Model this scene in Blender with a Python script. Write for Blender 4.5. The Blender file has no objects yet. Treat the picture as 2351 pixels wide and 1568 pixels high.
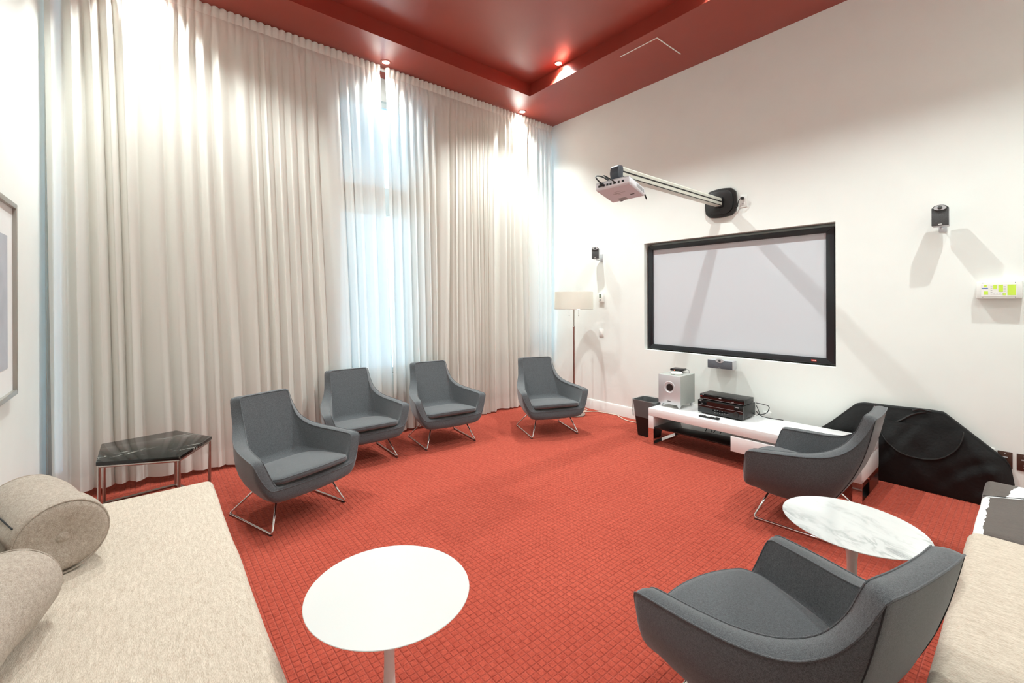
import bpy, bmesh, math, random
from math import sin, cos, pi, radians, sqrt
from mathutils import Vector, Matrix
random.seed(7)
sc = bpy.context.scene
C = sc.collection

# ------------------------------------------------------------------ camera, world, exposure
H = 3.9775                      # soffit height
TRAY = 4.13                     # raised ceiling height
YL = -5.136                     # picture wall
XR = 5.20                       # wall on the right, out of view
XW = -0.30                      # window wall behind the curtain
cam_d = bpy.data.cameras.new('camera')
cam = bpy.data.objects.new('camera', cam_d); C.objects.link(cam)
cam.location = (4.4653, -4.5615, 1.45)
yaw, roll = 0.8744, -0.0036391
fw = Vector((-sin(yaw), cos(yaw), 0)); rt = Vector((cos(yaw), sin(yaw), 0)); up = Vector((0, 0, 1))
r2 = rt * cos(roll) + up * sin(roll); u2 = -rt * sin(roll) + up * cos(roll)
cam.matrix_world = Matrix(((r2.x, u2.x, -fw.x, cam.location.x), (r2.y, u2.y, -fw.y, cam.location.y),
                           (r2.z, u2.z, -fw.z, cam.location.z), (0, 0, 0, 1)))
cam_d.sensor_fit = 'HORIZONTAL'; cam_d.sensor_width = 36.0
cam_d.lens = 1006.4191 / 2351 * 36.0
cam_d.shift_y = -94.7193 / 2351
cam_d.clip_start = 0.02
sc.camera = cam

w = bpy.data.worlds.new('daylight'); sc.world = w; w.use_nodes = True
bg = w.node_tree.nodes['Background']
bg.inputs[0].default_value = (0.40, 0.74, 1.0, 1); bg.inputs[1].default_value = 3.5

vs = sc.view_settings
vs.view_transform = 'Standard'; vs.look = 'None'; vs.gamma = 1.0; vs.use_curve_mapping = False
vs.exposure = 0.84
cy = sc.cycles
cy.max_bounces = 7; cy.diffuse_bounces = 4; cy.glossy_bounces = 3; cy.transmission_bounces = 4; cy.transparent_max_bounces = 8
cy.caustics_reflective = False; cy.caustics_refractive = False; cy.sample_clamp_indirect = 6.0
cy.use_adaptive_sampling = True; cy.adaptive_threshold = 0.15; cy.adaptive_min_samples = 16
LAMP_W = 100.0                   # power of one ceiling downlight
LAMP_COL = (0.90, 1.0, .985)

# ------------------------------------------------------------------ materials
MATS = {}
def nodes_of(m):
    m.use_nodes = True
    return m.node_tree.nodes, m.node_tree.links, m.node_tree.nodes['Principled BSDF']
def rgb(r, g, b):               # sRGB 0-255 -> linear
    f = lambda c: (c / 255 / 12.92) if c / 255 <= 0.04045 else ((c / 255 + 0.055) / 1.055) ** 2.4
    return (f(r), f(g), f(b), 1)
def plain(name, col, rough=0.5, metal=0.0, spec=0.5, var=0.0, vscale=8.0, bump=0.0, bscale=60.0, coat=0.0, vstretch=(1, 1, 1)):
    if name in MATS: return MATS[name]
    m = bpy.data.materials.new(name); N, L, P = nodes_of(m)
    P.inputs['Base Color'].default_value = col
    P.inputs['Roughness'].default_value = rough
    P.inputs['Metallic'].default_value = metal
    P.inputs['Specular IOR Level'].default_value = spec
    if coat: P.inputs['Coat Weight'].default_value = coat; P.inputs['Coat Roughness'].default_value = 0.08
    tc = N.new('ShaderNodeTexCoord'); mp = N.new('ShaderNodeMapping'); mp.inputs['Scale'].default_value = vstretch
    L.new(tc.outputs['Object'], mp.inputs[0])
    if var:
        nz = N.new('ShaderNodeTexNoise'); nz.inputs['Scale'].default_value = vscale; nz.inputs['Detail'].default_value = 6
        L.new(mp.outputs[0], nz.inputs['Vector'])
        mx = N.new('ShaderNodeMix'); mx.data_type = 'RGBA'
        mx.inputs[6].default_value = tuple(max(0, c * (1 - var)) for c in col[:3]) + (1,)
        mx.inputs[7].default_value = tuple(min(1, c * (1 + var)) for c in col[:3]) + (1,)
        mr = N.new('ShaderNodeMapRange'); mr.inputs[1].default_value = .32; mr.inputs[2].default_value = .68
        L.new(nz.outputs[0], mr.inputs[0]); L.new(mr.outputs[0], mx.inputs[0]); L.new(mx.outputs[2], P.inputs['Base Color'])
    if bump:
        nb = N.new('ShaderNodeTexNoise'); nb.inputs['Scale'].default_value = bscale; nb.inputs['Detail'].default_value = 4
        L.new(mp.outputs[0], nb.inputs['Vector'])
        bp = N.new('ShaderNodeBump'); bp.inputs['Strength'].default_value = bump; bp.inputs['Distance'].default_value = 0.004
        L.new(nb.outputs[0], bp.inputs['Height']); L.new(bp.outputs[0], P.inputs['Normal'])
    MATS[name] = m
    return m
def emissive(name, col, strength):
    m = bpy.data.materials.new(name); N, L, P = nodes_of(m)
    P.inputs['Base Color'].default_value = col
    P.inputs['Emission Color'].default_value = col; P.inputs['Emission Strength'].default_value = strength
    MATS[name] = m; return m
def heather(name, c1, c2, scale, stretch=(1, 1, 1), bump=0.25, sheen=0.15, fine=420):
    """woven wool: two tone speckle with fine relief"""
    m = bpy.data.materials.new(name); N, L, P = nodes_of(m)
    P.inputs['Roughness'].default_value = 0.92; P.inputs['Specular IOR Level'].default_value = 0.15
    P.inputs['Sheen Weight'].default_value = sheen; P.inputs['Sheen Roughness'].default_value = 0.5
    tc = N.new('ShaderNodeTexCoord'); mp = N.new('ShaderNodeMapping'); mp.inputs['Scale'].default_value = stretch
    L.new(tc.outputs['Object'], mp.inputs[0])
    a = N.new('ShaderNodeTexNoise'); a.inputs['Scale'].default_value = scale; a.inputs['Detail'].default_value = 8; a.inputs['Roughness'].default_value = .7
    b = N.new('ShaderNodeTexNoise'); b.inputs['Scale'].default_value = fine; b.inputs['Detail'].default_value = 2
    L.new(mp.outputs[0], a.inputs['Vector']); L.new(mp.outputs[0], b.inputs['Vector'])
    ad = N.new('ShaderNodeMath'); ad.operation = 'ADD'; L.new(a.outputs[0], ad.inputs[0]); L.new(b.outputs[0], ad.inputs[1])
    mr = N.new('ShaderNodeMapRange'); mr.inputs[1].default_value = .72; mr.inputs[2].default_value = 1.28
    L.new(ad.outputs[0], mr.inputs[0])
    mx = N.new('ShaderNodeMix'); mx.data_type = 'RGBA'; mx.inputs[6].default_value = c1; mx.inputs[7].default_value = c2
    L.new(mr.outputs[0], mx.inputs[0]); L.new(mx.outputs[2], P.inputs['Base Color'])
    bp = N.new('ShaderNodeBump'); bp.inputs['Strength'].default_value = bump; bp.inputs['Distance'].default_value = 0.002
    L.new(b.outputs[0], bp.inputs['Height']); L.new(bp.outputs[0], P.inputs['Normal'])
    MATS[name] = m; return m
def marble(name, base, vein, vscale, thresh, rough, cloud=None, stretch=(1, 1, 1)):
    m = bpy.data.materials.new(name); N, L, P = nodes_of(m)
    P.inputs['Roughness'].default_value = rough
    tc = N.new('ShaderNodeTexCoord'); mp = N.new('ShaderNodeMapping'); mp.inputs['Scale'].default_value = stretch
    mp.inputs['Rotation'].default_value = (0, 0, 0.6)
    L.new(tc.outputs['Object'], mp.inputs[0])
    n1 = N.new('ShaderNodeTexNoise'); n1.inputs['Scale'].default_value = vscale; n1.inputs['Detail'].default_value = 7; n1.inputs['Distortion'].default_value = 1.6
    L.new(mp.outputs[0], n1.inputs['Vector'])
    s = N.new('ShaderNodeMath'); s.operation = 'SUBTRACT'; s.inputs[1].default_value = 0.5; L.new(n1.outputs[0], s.inputs[0])
    a = N.new('ShaderNodeMath'); a.operation = 'ABSOLUTE'; L.new(s.outputs[0], a.inputs[0])
    mr = N.new('ShaderNodeMapRange'); mr.inputs[1].default_value = 0.0; mr.inputs[2].default_value = thresh; mr.inputs[3].default_value = 1; mr.inputs[4].default_value = 0
    L.new(a.outputs[0], mr.inputs[0])
    n2 = N.new('ShaderNodeTexNoise'); n2.inputs['Scale'].default_value = vscale * .55; n2.inputs['Detail'].default_value = 3
    L.new(mp.outputs[0], n2.inputs['Vector'])
    mr2 = N.new('ShaderNodeMapRange'); mr2.inputs[1].default_value = .44; mr2.inputs[2].default_value = .68
    L.new(n2.outputs[0], mr2.inputs[0])
    mu = N.new('ShaderNodeMath'); mu.operation = 'MULTIPLY'; L.new(mr.outputs[0], mu.inputs[0]); L.new(mr2.outputs[0], mu.inputs[1])
    b0 = N.new('ShaderNodeMix'); b0.data_type = 'RGBA'; b0.inputs[6].default_value = base; b0.inputs[7].default_value = cloud or base
    L.new(n2.outputs[0], b0.inputs[0])
    mx = N.new('ShaderNodeMix'); mx.data_type = 'RGBA'; mx.inputs[7].default_value = vein
    L.new(b0.outputs[2], mx.inputs[6]); L.new(mu.outputs[0], mx.inputs[0]); L.new(mx.outputs[2], P.inputs['Base Color'])
    MATS[name] = m; return m
def sheer(name, col, translucent, clear):
    m = bpy.data.materials.new(name); m.use_nodes = True
    N, L = m.node_tree.nodes, m.node_tree.links
    N.clear()
    out = N.new('ShaderNodeOutputMaterial')
    d = N.new('ShaderNodeBsdfDiffuse'); d.inputs[0].default_value = col
    t = N.new('ShaderNodeBsdfTranslucent'); t.inputs[0].default_value = col
    x = N.new('ShaderNodeBsdfTransparent')
    m1 = N.new('ShaderNodeMixShader'); m1.inputs[0].default_value = translucent
    m2 = N.new('ShaderNodeMixShader'); m2.inputs[0].default_value = clear
    tc = N.new('ShaderNodeTexCoord'); nz = N.new('ShaderNodeTexNoise'); nz.inputs['Scale'].default_value = 700
    L.new(tc.outputs['Object'], nz.inputs['Vector'])
    bp = N.new('ShaderNodeBump'); bp.inputs['Strength'].default_value = .1; bp.inputs['Distance'].default_value = .001
    L.new(nz.outputs[0], bp.inputs['Height']); L.new(bp.outputs[0], d.inputs['Normal'])
    L.new(d.outputs[0], m1.inputs[1]); L.new(t.outputs[0], m1.inputs[2])
    L.new(m1.outputs[0], m2.inputs[1]); L.new(x.outputs[0], m2.inputs[2]); L.new(m2.outputs[0], out.inputs[0])
    MATS[name] = m; return m
def glass(name, tint=(1, 1, 1, 1), refl=.12):
    m = bpy.data.materials.new(name); m.use_nodes = True
    N, L = m.node_tree.nodes, m.node_tree.links; N.clear()
    out = N.new('ShaderNodeOutputMaterial'); t = N.new('ShaderNodeBsdfTransparent'); t.inputs[0].default_value = tint
    g = N.new('ShaderNodeBsdfGlossy'); g.inputs['Roughness'].default_value = .03
    fr = N.new('ShaderNodeFresnel'); fr.inputs[0].default_value = 1.5
    mx = N.new('ShaderNodeMixShader'); L.new(fr.outputs[0], mx.inputs[0]); L.new(t.outputs[0], mx.inputs[1]); L.new(g.outputs[0], mx.inputs[2])
    L.new(mx.outputs[0], out.inputs[0]); MATS[name] = m; return m

M_wall = plain('white_wall_paint', rgb(239, 240, 235), .75, var=.015, vscale=3, bump=.05, bscale=220)
M_ceil = plain('oxblood_satin_ceiling_paint', rgb(150, 60, 48), .30, spec=.5, var=.04, vscale=2, bump=.04, bscale=500)
M_trim = plain('white_gloss_trim', rgb(240, 238, 234), .35)
M_white = plain('white_lacquer', rgb(238, 236, 235), .28)
M_whitepl = plain('white_plastic', rgb(236, 235, 230), .4)
M_black = plain('black_plastic', rgb(24, 23, 23), .45, var=.1, vscale=40)
M_blackgl = plain('black_gloss_plastic', rgb(12, 10, 11), .12)
M_blackmet = plain('black_powder_metal', rgb(42, 41, 40), .4, .3, var=.1, vscale=90)
M_grill = plain('charcoal_speaker_cloth', rgb(78, 78, 78), .9, var=.25, vscale=300, bump=.3, bscale=700)
M_silver = plain('silver_plastic', rgb(200, 200, 202), .35, .35)
M_silverv = plain('silver_vinyl', rgb(165, 166, 160), .55, var=.08, vscale=200, bump=.15, bscale=500)
M_chrome = plain('polished_chrome', (.78, .77, .76, 1), .08, 1.0)
M_steel = plain('brushed_steel', (.55, .53, .51, 1), .25, 1.0, bump=.05, bscale=300, vstretch=(1, 1, .05))
M_nickel = plain('brushed_nickel', (.50, .46, .42, 1), .3, 1.0, bump=.03, bscale=200)
M_chair = heather('charcoal_wool', rgb(54, 55, 57), rgb(98, 100, 103), 190, bump=.35, sheen=.4, fine=520)
M_seam = plain('charcoal_seam_thread', rgb(40, 41, 43), .9, bump=.2)
M_bed = heather('oatmeal_weave', rgb(172, 155, 138), rgb(214, 200, 184), 60, stretch=(.35, 1.6, 1), bump=.6, sheen=.1, fine=300)
M_bol = heather('taupe_weave', rgb(148, 134, 120), rgb(190, 176, 163), 70, stretch=(1, 1, 1), bump=.6, sheen=.1, fine=320)
M_curt = sheer('ivory_voile', rgb(238, 233, 225), .30, .03)
M_curt2 = sheer('ivory_voile_double', rgb(238, 234, 226), .18, .02)
M_shade = sheer('cream_lampshade_linen', rgb(253, 250, 242), .40, 0.0)
M_glass = glass('window_glass')
M_bag = sheer('clear_bin_liner', rgb(205, 208, 208), .3, .75)
M_marbw = marble('white_carrara_marble', rgb(222, 222, 219), rgb(140, 143, 142), 6, .09, .12, rgb(192, 194, 193), (1, 2.2, 1))
M_marbk = marble('black_veined_marble', rgb(20, 21, 20), rgb(215, 215, 205), 5.5, .016, .10, rgb(30, 32, 30), (2.0, .7, 1))
M_screen = plain('matt_projection_vinyl', rgb(205, 207, 212), .9)
M_sframe = plain('black_velvet_frame', rgb(30, 32, 36), .35, var=.1, vscale=200)
M_cover = plain('black_nylon_cover', rgb(17, 17, 17), .75, spec=.4, var=.15, vscale=30, bump=.5, bscale=60)
M_coverpip = plain('black_nylon_piping', rgb(30, 30, 29), .5)
M_red = plain('red_badge', rgb(205, 60, 50), .4)
M_grey = plain('light_grey_print', rgb(185, 190, 198), .6, var=.08, vscale=6)
M_mat = plain('white_mat_board', rgb(240, 240, 238), .8)
M_pframe = plain('brushed_aluminium_frame', rgb(176, 172, 164), .35, .6, bump=.05, bscale=200)
M_lcd = plain('grey_green_lcd', rgb(120, 130, 118), .25)
M_lime = plain('fluorescent_lime_label', rgb(206, 236, 84), .6)
M_blue = plain('blue_label', rgb(70, 110, 175), .6)
M_brown = plain('bronze_outlet_plate', rgb(86, 62, 52), .35, .5)
M_text = plain('grey_print', rgb(150, 148, 146), .6)
M_bin = plain('black_bin_plastic', rgb(14, 14, 14), .5)
M_cordw = plain('cream_cord', rgb(222, 208, 190), .5)
M_cordk = plain('black_cord', rgb(20, 20, 20), .5)
M_glow = emissive('lamp_lens_glow', (1.0, .95, .88, 1), 60.0)
M_led = emissive('red_led', (1.0, .12, .05, 1), 3.0)
M_gbk = plain('black_glass', (.004, .004, .004, 1), .04, spec=.6)
M_tul = plain('white_tulip_laminate', rgb(208, 207, 204), .3, var=.01, vscale=3)
M_tulb = plain('white_rilsan_base', rgb(228, 222, 218), .35)

# cowhide: brown hair with white blaze, set by a noise threshold
def cowhide():
    m = bpy.data.materials.new('brown_white_cowhide'); N, L, P = nodes_of(m)
    P.inputs['Roughness'].default_value = .6; P.inputs['Sheen Weight'].default_value = .2
    tc = N.new('ShaderNodeTexCoord')
    mp = N.new('ShaderNodeMapping'); mp.inputs['Scale'].default_value = (1, 1, 1); L.new(tc.outputs['Object'], mp.inputs[0])
    sp = N.new('ShaderNodeSeparateXYZ'); L.new(mp.outputs[0], sp.inputs[0])
    nz = N.new('ShaderNodeTexNoise'); nz.inputs['Scale'].default_value = 14; nz.inputs['Detail'].default_value = 5; L.new(mp.outputs[0], nz.inputs['Vector'])
    # blaze: |y - y0| < k * (x - x0), roughened
    def mth(op, a, b):
        n = N.new('ShaderNodeMath'); n.operation = op
        for i, v in enumerate((a, b)):
            if isinstance(v, (int, float)): n.inputs[i].default_value = v
            elif v is not None: L.new(v, n.inputs[i])
        return n.outputs[0]
    rough = mth('MULTIPLY', mth('SUBTRACT', nz.outputs[0], .5), .05)
    low = mth('ADD', mth('MULTIPLY', mth('ADD', sp.outputs[0], .316), .616), .085)
    open_ = mth('MULTIPLY', mth('MAXIMUM', mth('ADD', mth('ADD', sp.outputs[0], .240), rough), 0.0), 7.0)
    d = mth('SUBTRACT', sp.outputs[1], low)
    wedge = mth('MULTIPLY', mth('GREATER_THAN', d, 0.0), mth('LESS_THAN', d, mth('MINIMUM', mth('ADD', open_, .014), .26)))
    strip = mth('MULTIPLY', mth('LESS_THAN', mth('ADD', sp.outputs[0], mth('MULTIPLY', rough, .6)), -.293), mth('LESS_THAN', sp.outputs[1], .09))
    blaze = mth('MAXIMUM', wedge, strip)
    hair = N.new('ShaderNodeTexNoise'); hair.inputs['Scale'].default_value = 90; hair.inputs['Detail'].default_value = 6
    m2 = N.new('ShaderNodeMapping'); m2.inputs['Scale'].default_value = (.35, 2.2, 1); L.new(tc.outputs['Object'], m2.inputs[0]); L.new(m2.outputs[0], hair.inputs['Vector'])
    br = N.new('ShaderNodeMix'); br.data_type = 'RGBA'; br.inputs[6].default_value = rgb(40, 31, 27); br.inputs[7].default_value = rgb(96, 81, 72)
    L.new(hair.outputs[0], br.inputs[0])
    mx = N.new('ShaderNodeMix'); mx.data_type = 'RGBA'; mx.inputs[7].default_value = rgb(242, 240, 238)
    L.new(blaze, mx.inputs[0]); L.new(br.outputs[2], mx.inputs[6]); L.new(mx.outputs[2], P.inputs['Base Color'])
    bp = N.new('ShaderNodeBump'); bp.inputs['Strength'].default_value = .5; bp.inputs['Distance'].default_value = .003
    L.new(hair.outputs[0], bp.inputs['Height']); L.new(bp.outputs[0], P.inputs['Normal'])
    return m
M_hide = cowhide()

# carpet: pile pads vary one from the next
def carpet(name, c1, c2, cell):
    m = bpy.data.materials.new(name); N, L, P = nodes_of(m)
    P.inputs['Roughness'].default_value = .95; P.inputs['Specular IOR Level'].default_value = .1
    P.inputs['Sheen Weight'].default_value = .15; P.inputs['Sheen Tint'].default_value = rgb(255, 190, 170)
    tc = N.new('ShaderNodeTexCoord')
    wn = N.new('ShaderNodeTexNoise'); wn.inputs['Scale'].default_value = 42; wn.inputs['Detail'].default_value = 2
    n = N.new('ShaderNodeTexNoise'); n.inputs['Scale'].default_value = 260; n.inputs['Detail'].default_value = 5
    n3 = N.new('ShaderNodeTexNoise'); n3.inputs['Scale'].default_value = 1.3; n3.inputs['Detail'].default_value = 3
    for q in (wn, n, n3): L.new(tc.outputs['Object'], q.inputs['Vector'])
    a = N.new('ShaderNodeMath'); a.operation = 'MULTIPLY_ADD'; a.inputs[1].default_value = .8
    L.new(wn.outputs[0], a.inputs[0]); L.new(n.outputs[0], a.inputs[2])
    b = N.new('ShaderNodeMath'); b.operation = 'MULTIPLY_ADD'; b.inputs[1].default_value = .35
    L.new(n3.outputs[0], b.inputs[0]); L.new(a.outputs[0], b.inputs[2])
    mr = N.new('ShaderNodeMapRange'); mr.inputs[1].default_value = .75; mr.inputs[2].default_value = 1.40
    L.new(b.outputs[0], mr.inputs[0])
    mx = N.new('ShaderNodeMix'); mx.data_type = 'RGBA'; mx.inputs[6].default_value = c1; mx.inputs[7].default_value = c2
    L.new(mr.outputs[0], mx.inputs[0]); L.new(mx.outputs[2], P.inputs['Base Color'])
    bp = N.new('ShaderNodeBump'); bp.inputs['Strength'].default_value = .5; bp.inputs['Distance'].default_value = .003
    L.new(n.outputs[0], bp.inputs['Height']); L.new(bp.outputs[0], P.inputs['Normal'])
    return m
M_carp = carpet('red_cut_pile', rgb(148, 57, 44), rgb(194, 88, 69), .03)
M_carpb = carpet('red_loop_ground', rgb(160, 68, 54), rgb(184, 92, 77), .03)

# ------------------------------------------------------------------ mesh helpers
def link(name, me, mat=None, parent=None, smooth=False):
    o = bpy.data.objects.new(name, me); C.objects.link(o)
    if mat: me.materials.append(mat)
    if parent: o.parent = parent
    if smooth:
        me.polygons.foreach_set('use_smooth', [True] * len(me.polygons))
    return o
def from_bm(name, bm, mat=None, parent=None, smooth=False, auto=None):
    bmesh.ops.recalc_face_normals(bm, faces=bm.faces)
    me = bpy.data.meshes.new(name); bm.to_mesh(me); bm.free()
    o = link(name, me, mat, parent, smooth or auto is not None)
    if auto is not None: me.set_sharp_from_angle(angle=radians(auto))
    return o
def box_bm(x0, x1, y0, y1, z0, z1, bev=0.0, seg=2, bm=None):
    own = bm is None
    b = bmesh.new()
    bmesh.ops.create_cube(b, size=1)
    for v in b.verts:
        v.co = Vector(((x0 + x1) / 2 + v.co.x * (x1 - x0), (y0 + y1) / 2 + v.co.y * (y1 - y0), (z0 + z1) / 2 + v.co.z * (z1 - z0)))
    if bev: bmesh.ops.bevel(b, geom=list(b.edges), offset=bev, segments=seg, affect='EDGES', profile=.5)
    if own: return b
    me = bpy.data.meshes.new('t'); b.to_mesh(me); b.free(); bm.from_mesh(me); bpy.data.meshes.remove(me); return bm
def box(name, parent, mat, x, y, z, bev=0.0, seg=2):
    return from_bm(name, box_bm(x[0], x[1], y[0], y[1], z[0], z[1], bev, seg), mat, parent, auto=40 if bev else None)
def lathe_bm(prof, n=32, cx=0, cy=0, bm=None):
    """prof: list of (r, z)"""
    b = bm or bmesh.new(); rings = []
    for r, z in prof:
        if r < 1e-6: rings.append([b.verts.new((cx, cy, z))])
        else: rings.append([b.verts.new((cx + r * cos(2 * pi * i / n), cy + r * sin(2 * pi * i / n), z)) for i in range(n)])
    for a, c in zip(rings, rings[1:]):
        for i in range(n):
            j = (i + 1) % n
            if len(a) == 1 and len(c) == 1: continue
            if len(a) == 1: b.faces.new((a[0], c[i], c[j]))
            elif len(c) == 1: b.faces.new((a[i], a[j], c[0]))
            else: b.faces.new((a[i], a[j], c[j], c[i]))
    return b
def lathe(name, parent, mat, prof, n=32, auto=35, mtx=None):
    b = lathe_bm(prof, n)
    if mtx is not None: bmesh.ops.transform(b, matrix=mtx, verts=b.verts)
    return from_bm(name, b, mat, parent, auto=auto)
def smooth_path(pts, k=6):
    P = [Vector(p) for p in pts]
    if len(P) < 3: return P
    out = []
    for i in range(len(P) - 1):
        p0 = P[max(i - 1, 0)]; p1 = P[i]; p2 = P[i + 1]; p3 = P[min(i + 2, len(P) - 1)]
        for j in range(k):
            t = j / k
            out.append(.5 * ((2 * p1) + (p2 - p0) * t + (2 * p0 - 5 * p1 + 4 * p2 - p3) * t * t + (3 * p1 - p0 - 3 * p2 + p3) * t ** 3))
    out.append(P[-1]); return out
def fillet_path(pts, r, k=5):
    P = [Vector(p) for p in pts]; out = [P[0]]
    for a, b, c in zip(P, P[1:], P[2:]):
        d1 = (a - b); d2 = (c - b); q = min(r, d1.length * .45, d2.length * .45)
        s = b + d1.normalized() * q; e = b + d2.normalized() * q
        for i in range(k + 1):
            t = i / k; out.append((1 - t) ** 2 * s + 2 * t * (1 - t) * b + t * t * e)
    out.append(P[-1]); return out
def tube_bm(path, r, n=8, bm=None, closed=False):
    b = bm or bmesh.new(); P = [Vector(p) for p in path]; m = len(P); rings = []
    up = Vector((0, 0, 1)); prev = None
    for i, p in enumerate(P):
        if closed: t = (P[(i + 1) % m] - P[i - 1])
        else: t = (P[min(i + 1, m - 1)] - P[max(i - 1, 0)])
        t.normalize()
        if prev is None:
            u = t.cross(up)
            if u.length < 1e-3: u = t.cross(Vector((1, 0, 0)))
        else: u = prev - t * prev.dot(t)
        u.normalize(); prev = u; v = t.cross(u)
        rr = r[i] if isinstance(r, (list, tuple)) else r
        rings.append([b.verts.new(p + u * rr * cos(2 * pi * k / n) + v * rr * sin(2 * pi * k / n)) for k in range(n)])
    pr = list(zip(rings, rings[1:])) + ([(rings[-1], rings[0])] if closed else [])
    for a, c in pr:
        for k in range(n):
            b.faces.new((a[k], a[(k + 1) % n], c[(k + 1) % n], c[k]))
    if not closed: b.faces.new(rings[0][::-1]); b.faces.new(rings[-1])
    return b
def tube(name, parent, mat, path, r, n=8, closed=False):
    return from_bm(name, tube_bm(path, r, n, closed=closed), mat, parent, auto=50)
def prism_bm(poly, a0, a1, axis='z', bev=0.0, bm=None, seg=2):
    """extrude a 2-D polygon; axis z: (x,y)->z ; axis y: (x,z)->y ; axis x: (y,z)->x"""
    b = bmesh.new()
    def co(p, a):
        return {'z': (p[0], p[1], a), 'y': (p[0], a, p[1]), 'x': (a, p[0], p[1])}[axis]
    lo = [b.verts.new(co(p, a0)) for p in poly]; hi = [b.verts.new(co(p, a1)) for p in poly]
    n = len(poly)
    b.faces.new(lo[::-1]); b.faces.new(hi)
    for i in range(n): b.faces.new((lo[i], lo[(i + 1) % n], hi[(i + 1) % n], hi[i]))
    bmesh.ops.recalc_face_normals(b, faces=b.faces)
    if bev: bmesh.ops.bevel(b, geom=list(b.edges), offset=bev, segments=seg, affect='EDGES', profile=.5)
    if bm is None: return b
    me = bpy.data.meshes.new('t'); b.to_mesh(me); b.free(); bm.from_mesh(me); bpy.data.meshes.remove(me); return bm
def prism(name, parent, mat, poly, a0, a1, axis='z', bev=0.0):
    return from_bm(name, prism_bm(poly, a0, a1, axis, bev), mat, parent, auto=35)
def grid_bm(f, nu, nv, closed_u=False, bm=None):
    b = bm or bmesh.new()
    V = [[b.verts.new(f(i / (nu if closed_u else nu - 1), j / (nv - 1))) for j in range(nv)] for i in range(nu)]
    for i in range(nu if closed_u else nu - 1):
        k = (i + 1) % nu
        for j in range(nv - 1): b.faces.new((V[i][j], V[k][j], V[k][j + 1], V[i][j + 1]))
    return b, V
def thing(name, label, cat, loc=(0, 0, 0), rotz=0.0, group=None):
    o = bpy.data.objects.new(name, None); C.objects.link(o); o.empty_display_size = .1
    o.location = loc; o.rotation_euler = (0, 0, rotz)
    return tag(o, label, cat, group)
def tag(o, label, cat, group=None):
    o['label'] = label; o['category'] = cat
    if group: o['group'] = group
    return o
def struct(o, label=None):
    o['kind'] = 'structure'
    if label: o['label'] = label
    return o
def sstep(a, b, x):
    t = max(0, min(1, (x - a) / (b - a))); return t * t * (3 - 2 * t)

# ------------------------------------------------------------------ room shell
def slab_with_holes(name, mat, u, v, holes, to3, depth):
    """wall face on plane, rectangular holes get reveals of given depth. to3(u,v,d): d=0 room side"""
    us = sorted({u[0], u[1]} | {h[0] for h in holes} | {h[1] for h in holes})
    vv = sorted({v[0], v[1]} | {h[2] for h in holes} | {h[3] for h in holes})
    b = bmesh.new(); cache = {}
    def V(a, c, d):
        k = (round(a, 4), round(c, 4), round(d, 4))
        if k not in cache: cache[k] = b.verts.new(to3(a, c, d))
        return cache[k]
    for i in range(len(us) - 1):
        for j in range(len(vv) - 1):
            mu, mv = (us[i] + us[i + 1]) / 2, (vv[j] + vv[j + 1]) / 2
            if any(h[0] < mu < h[1] and h[2] < mv < h[3] for h in holes): continue
            for d in (0, depth):
                b.faces.new((V(us[i], vv[j], d), V(us[i + 1], vv[j], d), V(us[i + 1], vv[j + 1], d), V(us[i], vv[j + 1], d)))
    for h in holes + [(u[0], u[1], v[0], v[1])]:
        hu = [x for x in us if h[0] <= x <= h[1]]; hv = [x for x in vv if h[2] <= x <= h[3]]
        for p, q in zip(hu, hu[1:]):
            for c in (h[2], h[3]): b.faces.new((V(p, c, 0), V(q, c, 0), V(q, c, depth), V(p, c, depth)))
        for p, q in zip(hv, hv[1:]):
            for a in (h[0], h[1]): b.faces.new((V(a, p, 0), V(a, q, 0), V(a, q, depth), V(a, p, depth)))
    return struct(from_bm(name, b, mat))

SX0, SX1, SZ0, SZ1 = 1.4675, 3.3567, .8598, 2.1188          # screen recess
WT = TRAY + .12
wall_back = slab_with_holes('wall_back', M_wall, (XW - .16, XR + .16), (-.05, WT), [(SX0, SX1, SZ0, SZ1)], lambda a, c, d: (a, d, c), .16)
o = from_bm('recess_back_panel', box_bm(SX0 - .03, SX1 + .03, .16, .18, SZ0 - .03, SZ1 + .03), M_wall, wall_back)
WINS = [(-5.13, -5.03, .10, 3.90), (-3.00, -2.08, .62, 3.72), (-.33, -.03, .62, 3.80)]
wall_window = slab_with_holes('wall_window', M_wall, (YL - .16, .16), (-.05, WT), WINS, lambda a, c, d: (XW - d, a, c), .16)
wall_left = struct(box('wall_left', None, M_wall, (XW, XR + .16), (YL - .16, YL), (-.05, WT)))
wall_right = struct(box('wall_right', None, M_wall, (XR, XR + .16), (YL, 0), (-.05, WT)))

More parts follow.
